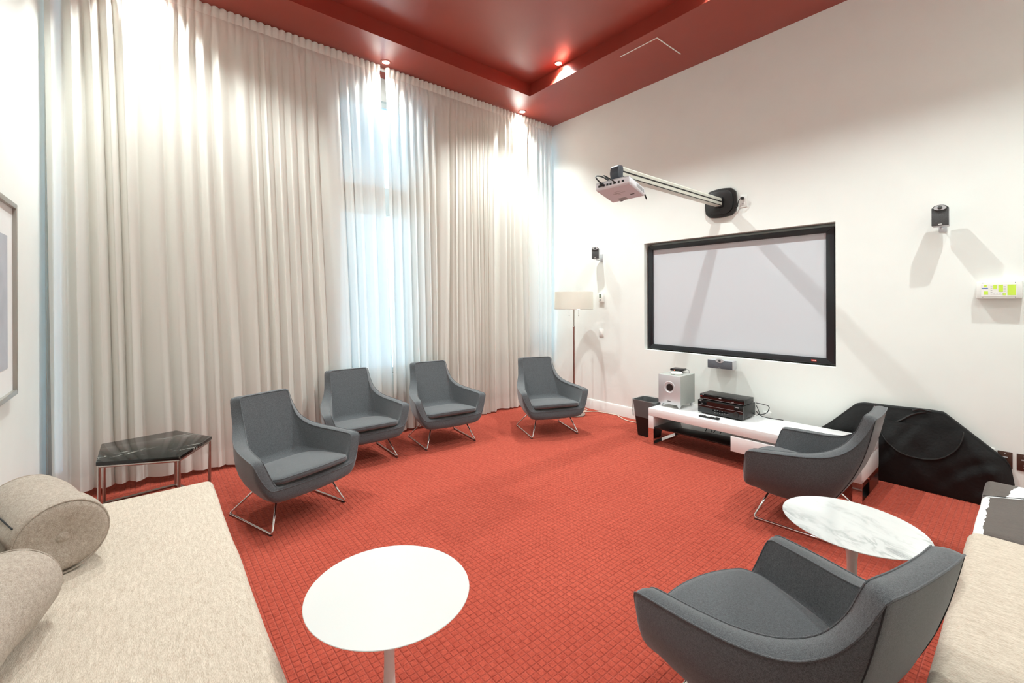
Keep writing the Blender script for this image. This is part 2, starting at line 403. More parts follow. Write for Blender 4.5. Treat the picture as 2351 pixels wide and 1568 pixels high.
# carpet: ground plus raised pile squares
floor = struct(box('floor', None, M_carpb, (XW, XR), (YL, 0), (-.05, -.0035)), 'red carpet with a pattern of small raised squares')
def carpet_squares():
    c = .030; g = .0022; verts = []; faces = []
    nx = int((XR - XW) / c); ny = int(-YL / c)
    rnd = random.Random(3)
    for i in range(nx):
        for j in range(ny):
            x = XW + i * c; y = YL + j * c; dz = rnd.uniform(-.0012, .0)
            k = len(verts)
            a0, a1, b0, b1 = x + g * .5, x + c - g * .5, y + g * .3, y + c - g * .3
            e = .0028
            verts += [(a0, b0, -.0036), (a1, b0, -.0036), (a1, b1, -.0036), (a0, b1, -.0036),
                      (a0 + e, b0 + e, dz), (a1 - e, b0 + e, dz), (a1 - e, b1 - e, dz), (a0 + e, b1 - e, dz)]
            faces += [(k + 4, k + 5, k + 6, k + 7), (k, k + 1, k + 5, k + 4), (k + 1, k + 2, k + 6, k + 5), (k + 2, k + 3, k + 7, k + 6), (k + 3, k, k + 4, k + 7)]
    me = bpy.data.meshes.new('carpet_pile'); me.from_pydata(verts, [], faces)
    me.materials.append(M_carp); me.materials.append(M_carpb)
    me.polygons.foreach_set('material_index', [0, 1, 1, 1, 1] * (len(faces) // 5))
    o = bpy.data.objects.new('carpet_pile', me); C.objects.link(o); o.parent = floor; o['kind'] = 'stuff'
carpet_squares()

# ceiling: soffit ring, fascia, raised tray
TX0, TX1, TY0, TY1 = .4443, 4.75, -4.30, -.8975
ceiling = slab_with_holes('ceiling', M_ceil, (XW, XR), (YL, 0), [(TX0, TX1, TY0, TY1)], lambda a, c, d: (a, c, H + d), TRAY - H)
struct(ceiling, 'dark red ceiling with a raised tray')
from_bm('tray_panel', box_bm(TX0 - .08, TX1 + .08, TY0 - .08, TY1 + .08, TRAY, TRAY + .1), M_ceil, ceiling)

# baseboards
def baseboard(name, poly3, label):
    return struct(poly3, label)
bp_prof = [(0, 0), (-.016, 0), (-.016, .085), (-.012, .10), (-.012, .118), (-.006, .13), (0, .13)]
baseboard('baseboard_back', prism('baseboard_back', None, M_trim, [(y, z) for y, z in bp_prof], XW, XR, 'x'), 'white moulded baseboard under the screen wall')
baseboard('baseboard_left', prism('baseboard_left', None, M_trim, [(YL - y, z) for y, z in bp_prof], XW, XR, 'x'), 'white moulded baseboard under the framed picture')

# windows
def window(name, y0, y1, z0, z1, bars):
    root = bpy.data.objects.new(name, None); C.objects.link(root); root.location = (XW - .08, (y0 + y1) / 2, z0)
    hw = (y1 - y0) / 2; hz = z1 - z0; t = .055 if hw > .3 else .025
    b = box_bm(-.03, .03, -hw, -hw + t, 0, hz); box_bm(-.03, .03, hw - t, hw, 0, hz, bm=b)
    box_bm(-.03, .03, -hw + t, hw - t, 0, t, bm=b); box_bm(-.03, .03, -hw + t, hw - t, hz - t, hz, bm=b)
    from_bm('window_frame', b, M_trim, root)
    zs = [t] + [q for p in bars for q in (p[0] - z0, p[1] - z0)] + [hz - t]
    for p in bars: box('transom', root, M_trim, (-.028, .028), (-hw + t, hw - t), (p[0] - z0, p[1] - z0))
    for a, c in zip(zs[::2], zs[1::2]): box('pane', root, M_glass, (-.004, .004), (-hw + t, hw - t), (a, c))
    box('window_sill', root, M_trim, (.03, .10), (-hw - .0, hw + .0), (-.03, .0), .004)
    root['kind'] = 'structure'
    return root
window('window_1', *WINS[1], [(2.43, 2.75)])
window('window_2', *WINS[0], [])  # unseen slit, shaped to throw daylight only on the side wall strip
window('window_3', *WINS[2], [(2.43, 2.55)])

# ------------------------------------------------------------------ downlights
def downlight(x, y, z, label, group, power=1.0, size=radians(125), blend=.55, soft=.028):
    t = thing('recessed_downlight', label, 'downlight', (x, y, z), 0, group)
    lathe('trim_ring', t, M_ceil, [(.034, .0), (.036, -.005), (.050, -.006), (.056, -.003), (.057, 0), (.034, 0)], 32)
    lathe('lens', t, M_glow, [(0, -.0035), (.030, -.003), (.034, -.0005), (0, -.0005)], 24)
    l = bpy.data.lights.new('downlight_beam', 'SPOT'); l.energy = LAMP_W * power; l.color = LAMP_COL
    l.spot_size = size; l.spot_blend = blend; l.shadow_soft_size = soft
    lo = bpy.data.objects.new('downlight_beam', l); C.objects.link(lo); lo.parent = t; lo.location = (0, 0, -.035)
    return t
CW = 'downlights washing the curtain'
downlight(.050, -.675, H, 'downlight at the curtain top near the projector wall corner', CW, .7, radians(108), .75, .05)
downlight(.050, -2.60, H, 'downlight at the curtain top above the gap between the panels', CW, .65, radians(108), .75, .05)
downlight(.050, -4.54, H, 'downlight above the left end of the curtain beside the picture wall', CW, .85, radians(108), .75, .05)
TG = 'downlights in the raised ceiling'
downlight(1.00, -.965, TRAY, 'lit downlight in the raised ceiling corner above the projector wall', TG, 1.7)
for (x, y, where) in ((2.85, -.965, 'over the white bench, above the picture top'), (4.65, -.965, 'over the black cover, beyond the right picture edge'), (1.0, -4.20, 'over the black marble table, above the picture top'),
                      (2.85, -4.20, 'over the white tulip table, unseen and added for fill'), (4.65, -4.20, 'behind the camera, unseen and added for fill'), (4.65, -2.55, 'over the right daybed, unseen and added for fill')):  # these three downlights are unseen, added as fill light
    downlight(x, y, TRAY, 'downlight in the raised ceiling ' + where, TG, 1.15 if y > -1 else (.95 if x < 2 else .40))

# ceiling access panel
ap = thing('access_panel', 'square access panel in the red soffit with two edges painted white as if lit', 'access panel', (1.915, -.555, H))
b = box_bm(-.215, -.211, -.22, .22, -.003, 0); box_bm(.207, .215, -.22, .22, -.006, 0, bm=b)
box_bm(-.211, .207, -.22, -.212, -.006, 0, bm=b); box_bm(-.211, .207, .216, .22, -.003, 0, bm=b)
from_bm('frame', b, M_trim, ap)  # white slivers put the light caught on two panel edges into the colour
box('door', ap, M_ceil, (-.2145, .206), (-.211, .2195), (-.0042, -.0005))

# ------------------------------------------------------------------ curtains
def make_noise(seed, n=64):
    r = random.Random(seed); v = [r.uniform(-1, 1) for _ in range(n)]
    def f(x):
        i = math.floor(x); t = x - i; t = t * t * (3 - 2 * t)
        return v[i % n] * (1 - t) + v[(i + 1) % n] * t
    return f
def curtain(name, label, yt0, yt1, yb0, yb1, seed, hem_z, lean):
    nA, nB, nC, nD, nE = (make_noise(seed + k) for k in range(5))
    width = yt1 - yt0; nf = width / .112; npl = width / .058
    root = thing(name, label, 'curtain', (-.040, (yt0 + yt1) / 2, 0), 0, 'ivory curtain panels on the window wall')
    cy = (yt0 + yt1) / 2; ztop = H - .010; zh = ztop - .085
    def P(s, z, off=0.0):
        q = (ztop - z) / ztop                          # 0 top .. 1 hem
        e0 = yt0 + (yb0 - yt0) * q; e1 = yt1 + (yb1 - yt1) * q
        ph = 2 * pi * (nf * s + .75 * nA(s * nf * .55) + .35 * nB(s * nf * .3 + q * 1.1) * q)
        amp = (.030 + .014 * nC(s * nf * .8)) * (.55 + .45 * q)
        wv = sstep(.012, .10, q)                       # body folds fade in below the heading
        x = amp * wv * (sin(ph) + .28 * sin(2 * ph + 1.3 + 2 * nD(s * 7))) + .012 * nE(s * 9 + q * 1.5) * q
        y = e0 + (e1 - e0) * s + amp * wv * .42 * sin(2 * ph + .4) * .6
        y += lean(s) * (q - q * q * .35)
        pp = 2 * pi * npl * s
        pinch = math.exp(-((z - zh) / .035) ** 2)      # pinch pleats gathered at the tape
        head = sstep(.10, .0, q)
        x += head * (.030 * abs(sin(pp / 2)) ** .8 * (1 - .8 * pinch)) - .008 * head
        return Vector((x + off, y - cy, z))
    N = int(width / .0052)
    def part(nm, z_list, mat, off):
        b = bmesh.new(); V = [[b.verts.new(P(i / N, z(i / N) if callable(z) else z, off)) for z in z_list] for i in range(N + 1)]
        for i in range(N):
            for j in range(len(z_list) - 1): b.faces.new((V[i][j], V[i + 1][j], V[i + 1][j + 1], V[i][j + 1]))
        return from_bm(nm, b, mat, root, smooth=True)
    zb = lambda s: hem_z(s) + .006 * nD(s * 23)
    zhm = .165
    body = [zhm + (zh - zhm) * (1 - (1 - k / 46) ** 1.25) for k in range(47)]
    part('fabric', body, M_curt, 0)
    part('heading', [zh, zh + .018, zh + .036, zh + .055, zh + .072, ztop], M_curt2, .0008)
    part('hem', [zb, lambda s: zb(s) * .6 + zhm * .4, zhm], M_curt2, .0006)
    return root
curtain('curtain', 'wide ivory sheer curtain panel left of the gap', -5.112, -2.635, -5.095, -2.45, 11,
        lambda s: .046 - .035 * s + .014 * sin(9 * s), lambda s: .10 * math.exp(-((s - .12) / .10) ** 2))
curtain('curtain', 'narrower ivory sheer curtain panel right of the gap', -2.565, -.045, -2.50, -.035, 31,
        lambda s: .014 + .006 * sin(11 * s), lambda s: .03 * math.exp(-((s - .1) / .08) ** 2))
tr = tag(box('curtain_track', None, M_whitepl, (-.115, -.085), (YL + .03, -.02), (H - .026, H), .003), 'white curtain track under the red soffit', 'curtain track')

# ------------------------------------------------------------------ projection screen in its recess
scr = thing('projection_screen', 'grey projection screen in a black frame set into the wall', 'projection screen', (2.412, .05, .875))
fx, fz = .924, 1.212; fwid = .062
b = prism_bm([(-fx, 0), (fx, 0), (fx - fwid, fwid * .82), (-fx + fwid, fwid * .82)], -.0, .035, 'y', .004)
from_bm('bottom_rail', b, M_sframe, scr, auto=30)
from_bm('top_rail', prism_bm([(-fx, fz), (-fx + fwid, fz - fwid * .82), (fx - fwid, fz - fwid * .82), (fx, fz)], 0, .035, 'y', .004), M_sframe, scr, auto=30)
from_bm('side_rail', prism_bm([(-fx, 0), (-fx + fwid, fwid * .82), (-fx + fwid, fz - fwid * .82), (-fx, fz)], 0, .035, 'y', .004), M_sframe, scr, auto=30)
from_bm('side_rail', prism_bm([(fx, 0), (fx, fz), (fx - fwid, fz - fwid * .82), (fx - fwid, fwid * .82)], 0, .035, 'y', .004), M_sframe, scr, auto=30)
box('screen_surface', scr, M_screen, (-fx + .03, fx - .03), (.018, .030), (.03, fz - .03))
for x in (-.7, .7): box('wall_bracket', scr, M_blackmet, (x - .03, x + .03), (.036, .110), (.5, .56))
bd = box('badge', scr, M_red, (fx - .175, fx - .135), (-.0015, .002), (.016, .032))
for k in range(3): box('badge_letter', bd, M_whitepl, (fx - .170 + k * .011, fx - .164 + k * .011), (-.0022, -.0012), (.020, .028))

# ------------------------------------------------------------------ projector, arm
pm = thing('wall_arm_mount', 'long pale wall arm with black plate carrying the projector', 'projector mount', (2.385, 0, 2.44))
def rrect(hx, hz, bulge, n=8, cr=.03):
    """plate outline with bowed sides, wider at one side"""
    pts = []
    cs = [(-hx, -hz), (hx, -hz), (hx, hz), (-hx, hz)]
    for i in range(4):
        a, c = Vector(cs[i]), Vector(cs[(i + 1) % 4]); d = (c - a); nrm = Vector((d.y, -d.x)).normalized(); L = d.length
        for k in range(n):
            t = (cr + (L - 2 * cr) * k / (n - 1)) / L
            p = a + d * t + nrm * bulge * 4 * t * (1 - t); pts.append((p.x, p.y))
    return pts
o = from_bm('wall_plate', prism_bm(rrect(.142, .128, .020), -.030, 0, 'y', .004), M_blackmet, pm, auto=30)
o2 = from_bm('plate_cover', prism_bm(rrect(.118, .106, .016), -.048, -.030, 'y', .006), M_black, o, auto=30)
box('arm_socket', pm, M_black, (-.042, .042), (-.075, -.047), (-.052, .052), .008)
box('socket_panel', o2, M_blackmet, (-.075, .005), (-.050, -.046), (-.090, .075), .002)
# arm: extruded profile with two grooves
arm = from_bm('arm_tube', prism_bm([(-.030, -.040), (.030, -.040), (.036, -.030), (.036, .030), (.030, .040), (-.030, .040), (-.036, .030), (-.036, -.030)], -1.735, -.075, 'y'), plain('pale_aluminium', rgb(214, 212, 200), .4, .25), pm, auto=30)
box('cable_slot', arm, M_cordk, (.0335, .0368), (-1.735, -.075), (-.0035, .008))
box('cable_slot', arm, M_cordk, (.0335, .0368), (-1.735, -.075), (-.0385, -.033))
hd = from_bm('end_head', prism_bm([(-1.80, -.015), (-1.79, .030), (-1.775, .046), (-1.735, .048), (-1.725, .02), (-1.735, -.06), (-1.76, -.075), (-1.79, -.05)], -.040, .040, 'x', .008), plain('slate_grey_plastic', rgb(66, 72, 80), .4), pm, auto=30)
lathe('pivot_ball', hd, M_silver, [(0, -.050), (.018, -.055), (.026, -.068), (.026, -.082), (.018, -.094), (0, -.098)], 20, mtx=Matrix.Translation((0, -1.765, 0)))

pj = thing('projector', 'white ceiling style projector hanging from the wall arm', 'projector', (2.445, -1.795, 2.258), radians(13))
pj.rotation_euler = (radians(-7), radians(-4), radians(13))
box('body', pj, plain('projector_white', rgb(226, 222, 226), .45), (-.135, .135), (-.150, .150), (0, .052), .012, 3)
box('mount_plate', pj, M_silver, (-.11, .0), (-.01, .12), (.082, .086), .001)
box('base_panel', pj, plain('projector_base_lilac', rgb(206, 200, 206), .5), (-.127, .127), (-.142, .142), (-.0025, .001))
tp = box('top_lip', pj, M_silver, (-.130, .130), (-.148, .148), (.046, .060), .006)
for k in range(7): box('vent_slat', pj, M_text, (.1345, .1365), (-.02 + k * .022, -.006 + k * .022), (.014, .040))
lr = lathe('lens_ring', pj, M_black, [(.0, .0), (.034, .0), (.036, .012), (.030, .02), (0, .012)], 28, mtx=Matrix.Translation((-.06, .150, .035)) @ Matrix.Rotation(-pi / 2, 4, 'X'))
lathe('lens_glass', lr, M_gbk, [(0, .014), (.026, .016), (.028, .013)], 24, mtx=Matrix.Translation((-.06, .150, .035)) @ Matrix.Rotation(-pi / 2, 4, 'X'))
b = box_bm(.055, .085, .05, .062, -.004, -.002); from_bm('foot_slot', b, M_black, pj)
for (x0, x1, y) in ((-.03, .03, -.05), (-.05, .045, -.022), (-.045, -.0, -.012), (-.02, .0, .005)):
    box('print_line', pj, M_text, (x0, x1), (y, y + .004), (-.0032, -.0022))
for k in range(9): box('grille_slot', pj, M_text, (-.06, .005), (.085 + k * .006, .088 + k * .006), (-.0032, -.0022))
for (x, wd) in ((-.11, .02), (-.07, .012), (-.045, .016), (-.02, .016), (.01, .02), (.045, .014), (.075, .018)):
    box('port', pj, M_black, (x, x + wd), (-.1515, -.1485), (.018, .034))
box('connector_plug', pj, M_black, (-.085, -.062), (-.185, -.150), (.020, .038), .003)
tube('video_cable', pj, M_cordk, smooth_path([(-.074, -.185, .037), (-.09, -.215, .06), (-.11, -.18, .10), (-.10, -.10, .12), (-.07, -.03, .10)]), .005)
tube('signal_cable', pj, M_cordk, smooth_path([(.02, -.152, .033), (.0, -.19, .05), (-.05, -.18, .09), (-.07, -.08, .11), (-.06, -.02, .095)]), .004)
tube('mount_spider', pj, M_silver, smooth_path([(-.07, -.08, .072), (-.06, -.02, .088), (-.04, .03, .090), (.05, .05, .088), (.09, .09, .072)]), .009)
tube('mount_spider', pj, M_silver, smooth_path([(.08, -.09, .072), (.03, -.02, .090), (-.03, .04, .090), (-.08, .09, .072)]), .009)

tube('power_cable', pj, M_cordk, smooth_path([(.02, .03, .085), (.06, .085, .105), (.085, .165, .10), (.09, .25, .06), (.09, .30, .03)]), .006)

wo = thing('wall_outlet', 'white wall outlet with black plug beside the projector arm plate', 'outlet', (2.60, 0, 2.425))
box('plate', wo, M_whitepl, (-.036, .036), (-.006, 0), (-.060, .060), .003)
for zz in (-.026, .026): box('socket', wo, M_trim, (-.017, .017), (-.009, -.005), (zz - .015, zz + .015), .003)
for zz in (-.024,):
    for x in (-.006, .006): box('slot', wo, M_black, (x - .0012, x + .0012), (-.0095, -.0088), (zz - .003, zz + .007))
    box('slot', wo, M_black, (-.002, .002), (-.0095, -.0088), (zz - .012, zz - .008))
pg = thing('power_plug', 'black plug and curly cord in the outlet above the screen', 'plug', (2.60, -.0095, 2.452))
box('plug_head', pg, M_black, (-.014, .014), (-.032, 0), (-.013, .013), .005)
tube('cord', pg, M_cordk, smooth_path([(0, -.030, 0), (-.02, -.034, -.012), (-.036, -.030, -.05), (-.042, -.022, -.075), (-.055, -.02, -.078), (-.070, -.02, -.055)]), .004)

# ------------------------------------------------------------------ wall speakers
def satellite(label, x, z, rz, sx=1.0):
    t = thing('wall_speaker', label, 'speaker', (x, 0, z), 0, 'small satellite speakers beside the screen')
    box('wall_bracket', t, M_silver, (-.022, .022), (-.006, 0), (-.10, .0), .003)
    tube('bracket_arm', t, M_silver, fillet_path([(0, -.004, -.075), (0, -.05, -.082), (0, -.11, -.078)], .02), .006)
    R = Matrix.Translation((0, -.115, 0)) @ Matrix.Rotation(rz, 4, 'Z')
    b = box_bm(-.046, .046, -.045, .050, -.070, .062, .008, 3); bmesh.ops.transform(b, matrix=R, verts=b.verts)
    cab = from_bm('cabinet', b, M_silver, t, auto=35)
    b = box_bm(-.045, .045, -.052, -.044, -.068, .062, .003); bmesh.ops.transform(b, matrix=R, verts=b.verts)
    gr = from_bm('grille', b, M_grill, t, auto=35)
    # oval tweeter pod rising over the top edge
    pod = lathe('tweeter_pod', t, M_silver, [(0, 0), (.030, .001), (.036, .006), (.037, .012), (.035, .016), (0, .016)], 28,
                mtx=R @ Matrix.Translation((0, -.042, .060)) @ Matrix.Rotation(pi / 2, 4, 'X') @ Matrix.Diagonal((1, .52, 1.1, 1)))
    lathe('tweeter_rim', pod, M_black, [(.033, .0155), (.036, .017), (.039, .0155), (.036, .012)], 28,
          mtx=R @ Matrix.Translation((0, -.042, .060)) @ Matrix.Rotation(pi / 2, 4, 'X') @ Matrix.Diagonal((1, .52, 1.1, 1)))
    lathe('tweeter_dome', pod, M_grill, [(.0135, .016), (.012, .021), (.007, .0245), (0, .026)], 20, mtx=R @ Matrix.Translation((0, -.042, .060)) @ Matrix.Rotation(pi / 2, 4, 'X'))
    b = box_bm(-.010, .010, -.0535, -.0515, -.060, -.055); bmesh.ops.transform(b, matrix=R, verts=b.verts); from_bm('nameplate', b, M_whitepl, gr)
    return t
satellite('small grey speaker on the wall above the floor lamp', .835, 2.045, radians(28))
satellite('small grey speaker on the wall right of the screen above the control panel', 4.02, 2.045, radians(2))
cs = thing('centre_speaker', 'wide grey centre speaker under the screen', 'speaker', (2.415, 0, .795))
box('wall_bracket', cs, M_silver, (-.03, .03), (-.03, 0), (-.03, .03), .004)
box('cabinet', cs, M_silver, (-.128, .128), (-.115, -.028), (-.046, .042), .006)
g = box('grille', cs, plain('slate_speaker_cloth', rgb(96, 98, 104), .9, var=.2, vscale=300), (-.124, .122), (-.121, -.113), (-.043, .039), .003)
pod = lathe('tweeter_pod', cs, M_silver, [(0, 0), (.032, .001), (.040, .006), (.041, .011), (0, .012)], 28, mtx=Matrix.Translation((0, -.112, .036)) @ Matrix.Rotation(pi / 2, 4, 'X') @ Matrix.Diagonal((1, .5, 1, 1)))
lathe('tweeter_dome', pod, M_grill, [(.013, .011), (.010, .016), (0, .019)], 20, mtx=Matrix.Translation((0, -.112, .036)) @ Matrix.Rotation(pi / 2, 4, 'X'))
box('nameplate', g, M_whitepl, (-.009, .009), (-.1222, -.1208), (-.037, -.033))

# thermostat, switch, control panel, outlets
t = thing('thermostat', 'small white thermostat with grey display beside the floor lamp', 'thermostat', (.838, 0, 1.482))
box('case', t, M_whitepl, (-.042, .042), (-.026, 0), (-.062, .062), .005)
box('display', t, M_lcd, (-.026, .010), (-.0272, -.0255), (-.010, .045))
for k in range(2): box('button', t, M_text, (-.022, .006), (-.0275, -.0255), (-.030 - .016 * k, -.022 - .016 * k), .001)
t = thing('light_switch', 'blank white wall switch plate below the thermostat', 'switch', (.828, 0, 1.02))
box('plate', t, M_whitepl, (-.036, .036), (-.006, 0), (-.050, .050), .003)
box('rocker', t, M_trim, (-.016, .016), (-.009, -.005), (-.032, .032), .002)
t = thing('control_panel', 'white alarm control panel with lime green labels on right wall part', 'control panel', (4.300, 0, 1.508))
box('case', t, M_whitepl, (-.107, .107), (-.062, 0), (-.060, .060), .006)
face = box('face_plate', t, M_trim, (-.083, .083), (-.0635, -.0615), (-.042, .040))
for (x0, x1, z0, z1, m_) in ((-.070, -.056, .022, .036, M_lime), (-.070, -.050, -.032, -.008, M_lime), (-.080, -.050, .008, .015, M_blue), (-.026, -.008, .006, .036, M_lime), (-.001, .020, -.012, .036, M_lime), (.040, .078, -.036, .036, M_lime), (.018, .032, -.036, -.022, M_lime)):
    box('label_strip', face, m_, (x0, x1), (-.0642, -.0634), (z0, z1))
for k in range(4): box('button', t, M_text, (-.025 + k * .013, -.016 + k * .013), (-.0645, -.0634), (-.030, -.026))
for k in range(5): box('print_line', face, M_text, (-.038, -.030), (-.0641, -.0634), (-.030 + k * .013, -.027 + k * .013))
for k in range(4): box('print_line', face, M_text, (.022, .032), (-.0641, -.0634), (-.010 + k * .011, -.0085 + k * .011))
for x in (-.075, .075):
    for zz in (-.05, .05): box('screw', t, M_text, (x - .002, x + .002), (-.0628, -.0616), (zz - .002, zz + .002))
def coverplate(name, label, x, z, mat, hw=.035, hz=.057, holes=True):
    t = thing(name, label, 'outlet', (x, 0, z))
    box('plate', t, mat, (-hw, hw), (-.006, 0), (-hz, hz), .003)
    if holes:
        box('slot_bar', t, M_silver, (-.014, .014), (-.008, -.005), (.014, .022), .002)
        for zz in (-.018, -.036): lathe('jack', t, M_silver, [(0, 0), (.004, 0), (.0045, .003), (0, .004)], 14, mtx=Matrix.Translation((0, -.005, zz)) @ Matrix.Rotation(pi / 2, 4, 'X'))
        box('screw', t, M_silver, (-.003, .003), (-.0075, -.005), (.040, .045))
    else:
        box('insert', t, M_trim, (-.018, .018), (-.0085, -.005), (-.034, .034), .002)
    return t
coverplate('wall_plate', 'dark bronze jack plate just right of the black cover', 4.324, .335, M_brown)
coverplate('wall_plate', 'dark bronze jack plate cut by the right picture edge', 4.412, .335, M_brown)
coverplate('wall_plate', 'white wall plate half hidden by the black cover', 4.243, .345, M_whitepl, holes=False)
coverplate('wall_plate', 'white low outlet plate behind the receiver at bench height', 2.812, .335, M_whitepl, .037, .042, holes=False)

# ------------------------------------------------------------------ floor lamp
lp = thing('floor_lamp', 'nickel floor lamp with cream drum shade in the corner', 'floor lamp', (.708, -.40, 0))
lathe('base', lp, M_nickel, [(0, 0), (.135, 0), (.140, .006), (.138, .014), (.06, .020), (.02, .024), (0, .024)], 40)
lathe('lower_pole', lp, M_nickel, [(0, .022), (.0135, .022), (.0135, 1.10), (.0145, 1.102), (.0145, 1.115), (.009, 1.12), (0, 1.12)], 20)
lathe('upper_pole', lp, M_nickel, [(0, 1.11), (.0085, 1.11), (.0085, 1.44), (0, 1.44)], 16)
sh = lathe('shade', lp, M_shade, [(.243, 1.337), (.240, 1.553), (.238, 1.553), (.241, 1.337), (.243, 1.337)], 64, auto=60)
tube('shade_rim', sh, M_nickel, [(.2415 * cos(2 * pi * k / 64), .2415 * sin(2 * pi * k / 64), 1.337) for k in range(64)], .0025, 6, closed=True)
b = bmesh.new()
for k in range(3):
    a = 2 * pi * k / 3; tube_bm([(0, 0, 1.40), (.239 * cos(a), .239 * sin(a), 1.40)], .003, 6, b)
from_bm('shade_spider', b, M_nickel, lp)
for s in (-1, 1):
    px, py = s * .06 * rt.x, s * .06 * rt.y
    c = tube('pull_chain', lp, M_nickel, [(px * .2, py * .2, 1.405), (px, py, 1.40), (px, py, 1.26)], .0016, 6)
    lathe('pull_knob', c, M_nickel, [(0, 1.245), (.005, 1.250), (.005, 1.258), (0, 1.263)], 12, mtx=Matrix.Translation((px, py, 0)))
    lathe('lamp_holder', lp, M_nickel, [(0, 1.40), (.016, 1.40), (.018, 1.45), (0, 1.45)], 16, mtx=Matrix.Translation((px * .9, py * .9, 0)))
    lathe('bulb', lp, M_whitepl, [(.012, 1.45), (.03, 1.49), (.028, 1.515), (.015, 1.53), (0, 1.533)], 20, mtx=Matrix.Translation((px * .9, py * .9, 0)))
lc = thing('lamp_cord', 'cream lamp cord lying along the baseboard to the bin', 'cord', (.70, -.25, 0))
tube('cord', lc, M_cordw, smooth_path([(.0, -.02, .006), (.10, .16, .006), (.28, .20, .006), (.39, .215, .006), (.47, .17, .006), (.60, .11, .006), (.77, .115, .006), (.95, .12, .006), (1.15, .10, .006)]), .0055)
tube('second_cord', lc, M_cordw, smooth_path([(-.06, .02, .006), (-.02, .10, .006), (-.04, .155, .006), (-.12, .17, .006)]), .0045)

# ------------------------------------------------------------------ TV bench and its load
BX0, BX1, BY0, BY1, BZ = 1.958, 3.672, -.68, -.165, .363
bn = thing('tv_bench', 'long low white lacquered media bench on chrome legs', 'bench', ((BX0 + BX1) / 2, (BY0 + BY1) / 2, 0))
ox, oy = (BX0 + BX1) / 2, (BY0 + BY1) / 2
def bb(name, par, mat, x, y, z, bev=.002):
    return box(name, par, mat, (x[0] - ox, x[1] - ox), (y[0] - oy, y[1] - oy), z, bev)
bb('top', bn, M_white, (BX0, BX1), (BY0, BY1), (.287, BZ), .003)
bb('side_panel', bn, M_white, (BX0, BX0 + .056), (BY0, BY1), (.163, .287))
bb('side_panel', bn, M_white, (BX1 - .056, BX1), (BY0 + .02, BY1), (.140, .287))
bb('divider_panel', bn, M_white, (2.768, 2.79), (BY0 + .025, BY1), (.165, .287))
bb('drawer_box_floor', bn, M_white, (2.79, BX1 - .056), (BY0 + .025, BY1), (.150, .165))
for i_, (x0, x1) in enumerate(((2.766, 3.214), (3.220, BX1))):
    d = bb('drawer', bn, M_white, (x0, x1), (BY0 - .004, BY0 + .018), (.140, .268), .002)
    bb('drawer_gap_lip', d, M_text, (x0 + .002, x1 - .002), (BY0 + .022, BY0 + .024), (.268, .287), 0)
gs = bb('glass_shelf', bn, M_gbk, (BX0 + .056, 2.768), (BY0 + .01, BY1), (.170, .181), .001)
for x in (BX0, BX1 - .056):
    b = box_bm(x - ox, x + .056 - ox, BY0 - oy, BY0 + .012 - oy, 0, .163); box_bm(x - ox, x + .056 - ox, BY1 - .012 - oy, BY1 - oy, 0, .163, bm=b)
    box_bm(x - ox, x + .056 - ox, BY0 + .012 - oy, BY1 - .012 - oy, 0, .012, bm=b)
    from_bm('sled_leg', b, M_chrome, bn)
# subwoofer
sw = thing('subwoofer', 'silver cube subwoofer with round port on the bench end', 'subwoofer', (2.097, -.39, BZ))
box('cabinet', sw, M_silverv, (-.119, .119), (-.128, .150), (.038, .328), .003)
fr = box('front_baffle', sw, M_silver, (-.119, .119), (-.140, -.128), (.038, .328), .003)
Rp = Matrix.Translation((.004, -.140, .207)) @ Matrix.Rotation(pi / 2, 4, 'X')
port = lathe('port_flare', fr, M_silver, [(.062, -.001), (.060, .004), (.054, .006), (.046, .003), (.038, -.004)], 40, mtx=Rp)
lathe('port_tube', port, M_black, [(.038, -.004), (.036, .001), (.030, .0015), (.0, .0008)], 36, mtx=Rp @ Matrix.Translation((.004, 0, 0)))
box('nameplate', fr, M_black, (-.018, .018), (-.1415, -.1395), (.064, .071))
for (x, y) in ((-.095, -.115), (.095, -.115), (-.095, .12), (.095, .12)):
    lathe('cone_foot', sw, M_silver, [(0, 0), (.006, 0), (.020, .036), (.021, .039), (0, .039)], 16, mtx=Matrix.Translation((x, y, 0)))
rc = thing('wifi_puck', 'flat white puck shaped device on the subwoofer', 'media device', (2.125, -.43, BZ + .329))
lathe('shell', rc, M_whitepl, [(0, 0), (.048, 0), (.056, .006), (.056, .016), (.048, .024), (0, .026)], 36)
box('logo', rc, M_text, (-.012, .008), (-.0575, -.053), (.006, .010))
sb = thing('streaming_box', 'small black streaming box behind the white puck on the subwoofer', 'media device', (2.075, -.31, BZ + .329), radians(6))
box('stand_foot', sb, M_black, (-.035, .035), (-.03, .03), (0, .020), .004)
cs_ = box('case', sb, M_blackgl, (-.062, .062), (-.062, .062), (.020, .045), .006)
lathe('indicator_light', cs_, M_led, [(0, 0), (.004, 0), (.003, .002), (0, .002)], 12, mtx=Matrix.Translation((-.015, -.0615, .030)) @ Matrix.Rotation(pi / 2, 4, 'X'))
tube('lead', sb, M_cordk, smooth_path([(.055, .04, .032), (.085, .05, .030), (.10, .03, .012), (.11, .0, .004)]), .002)
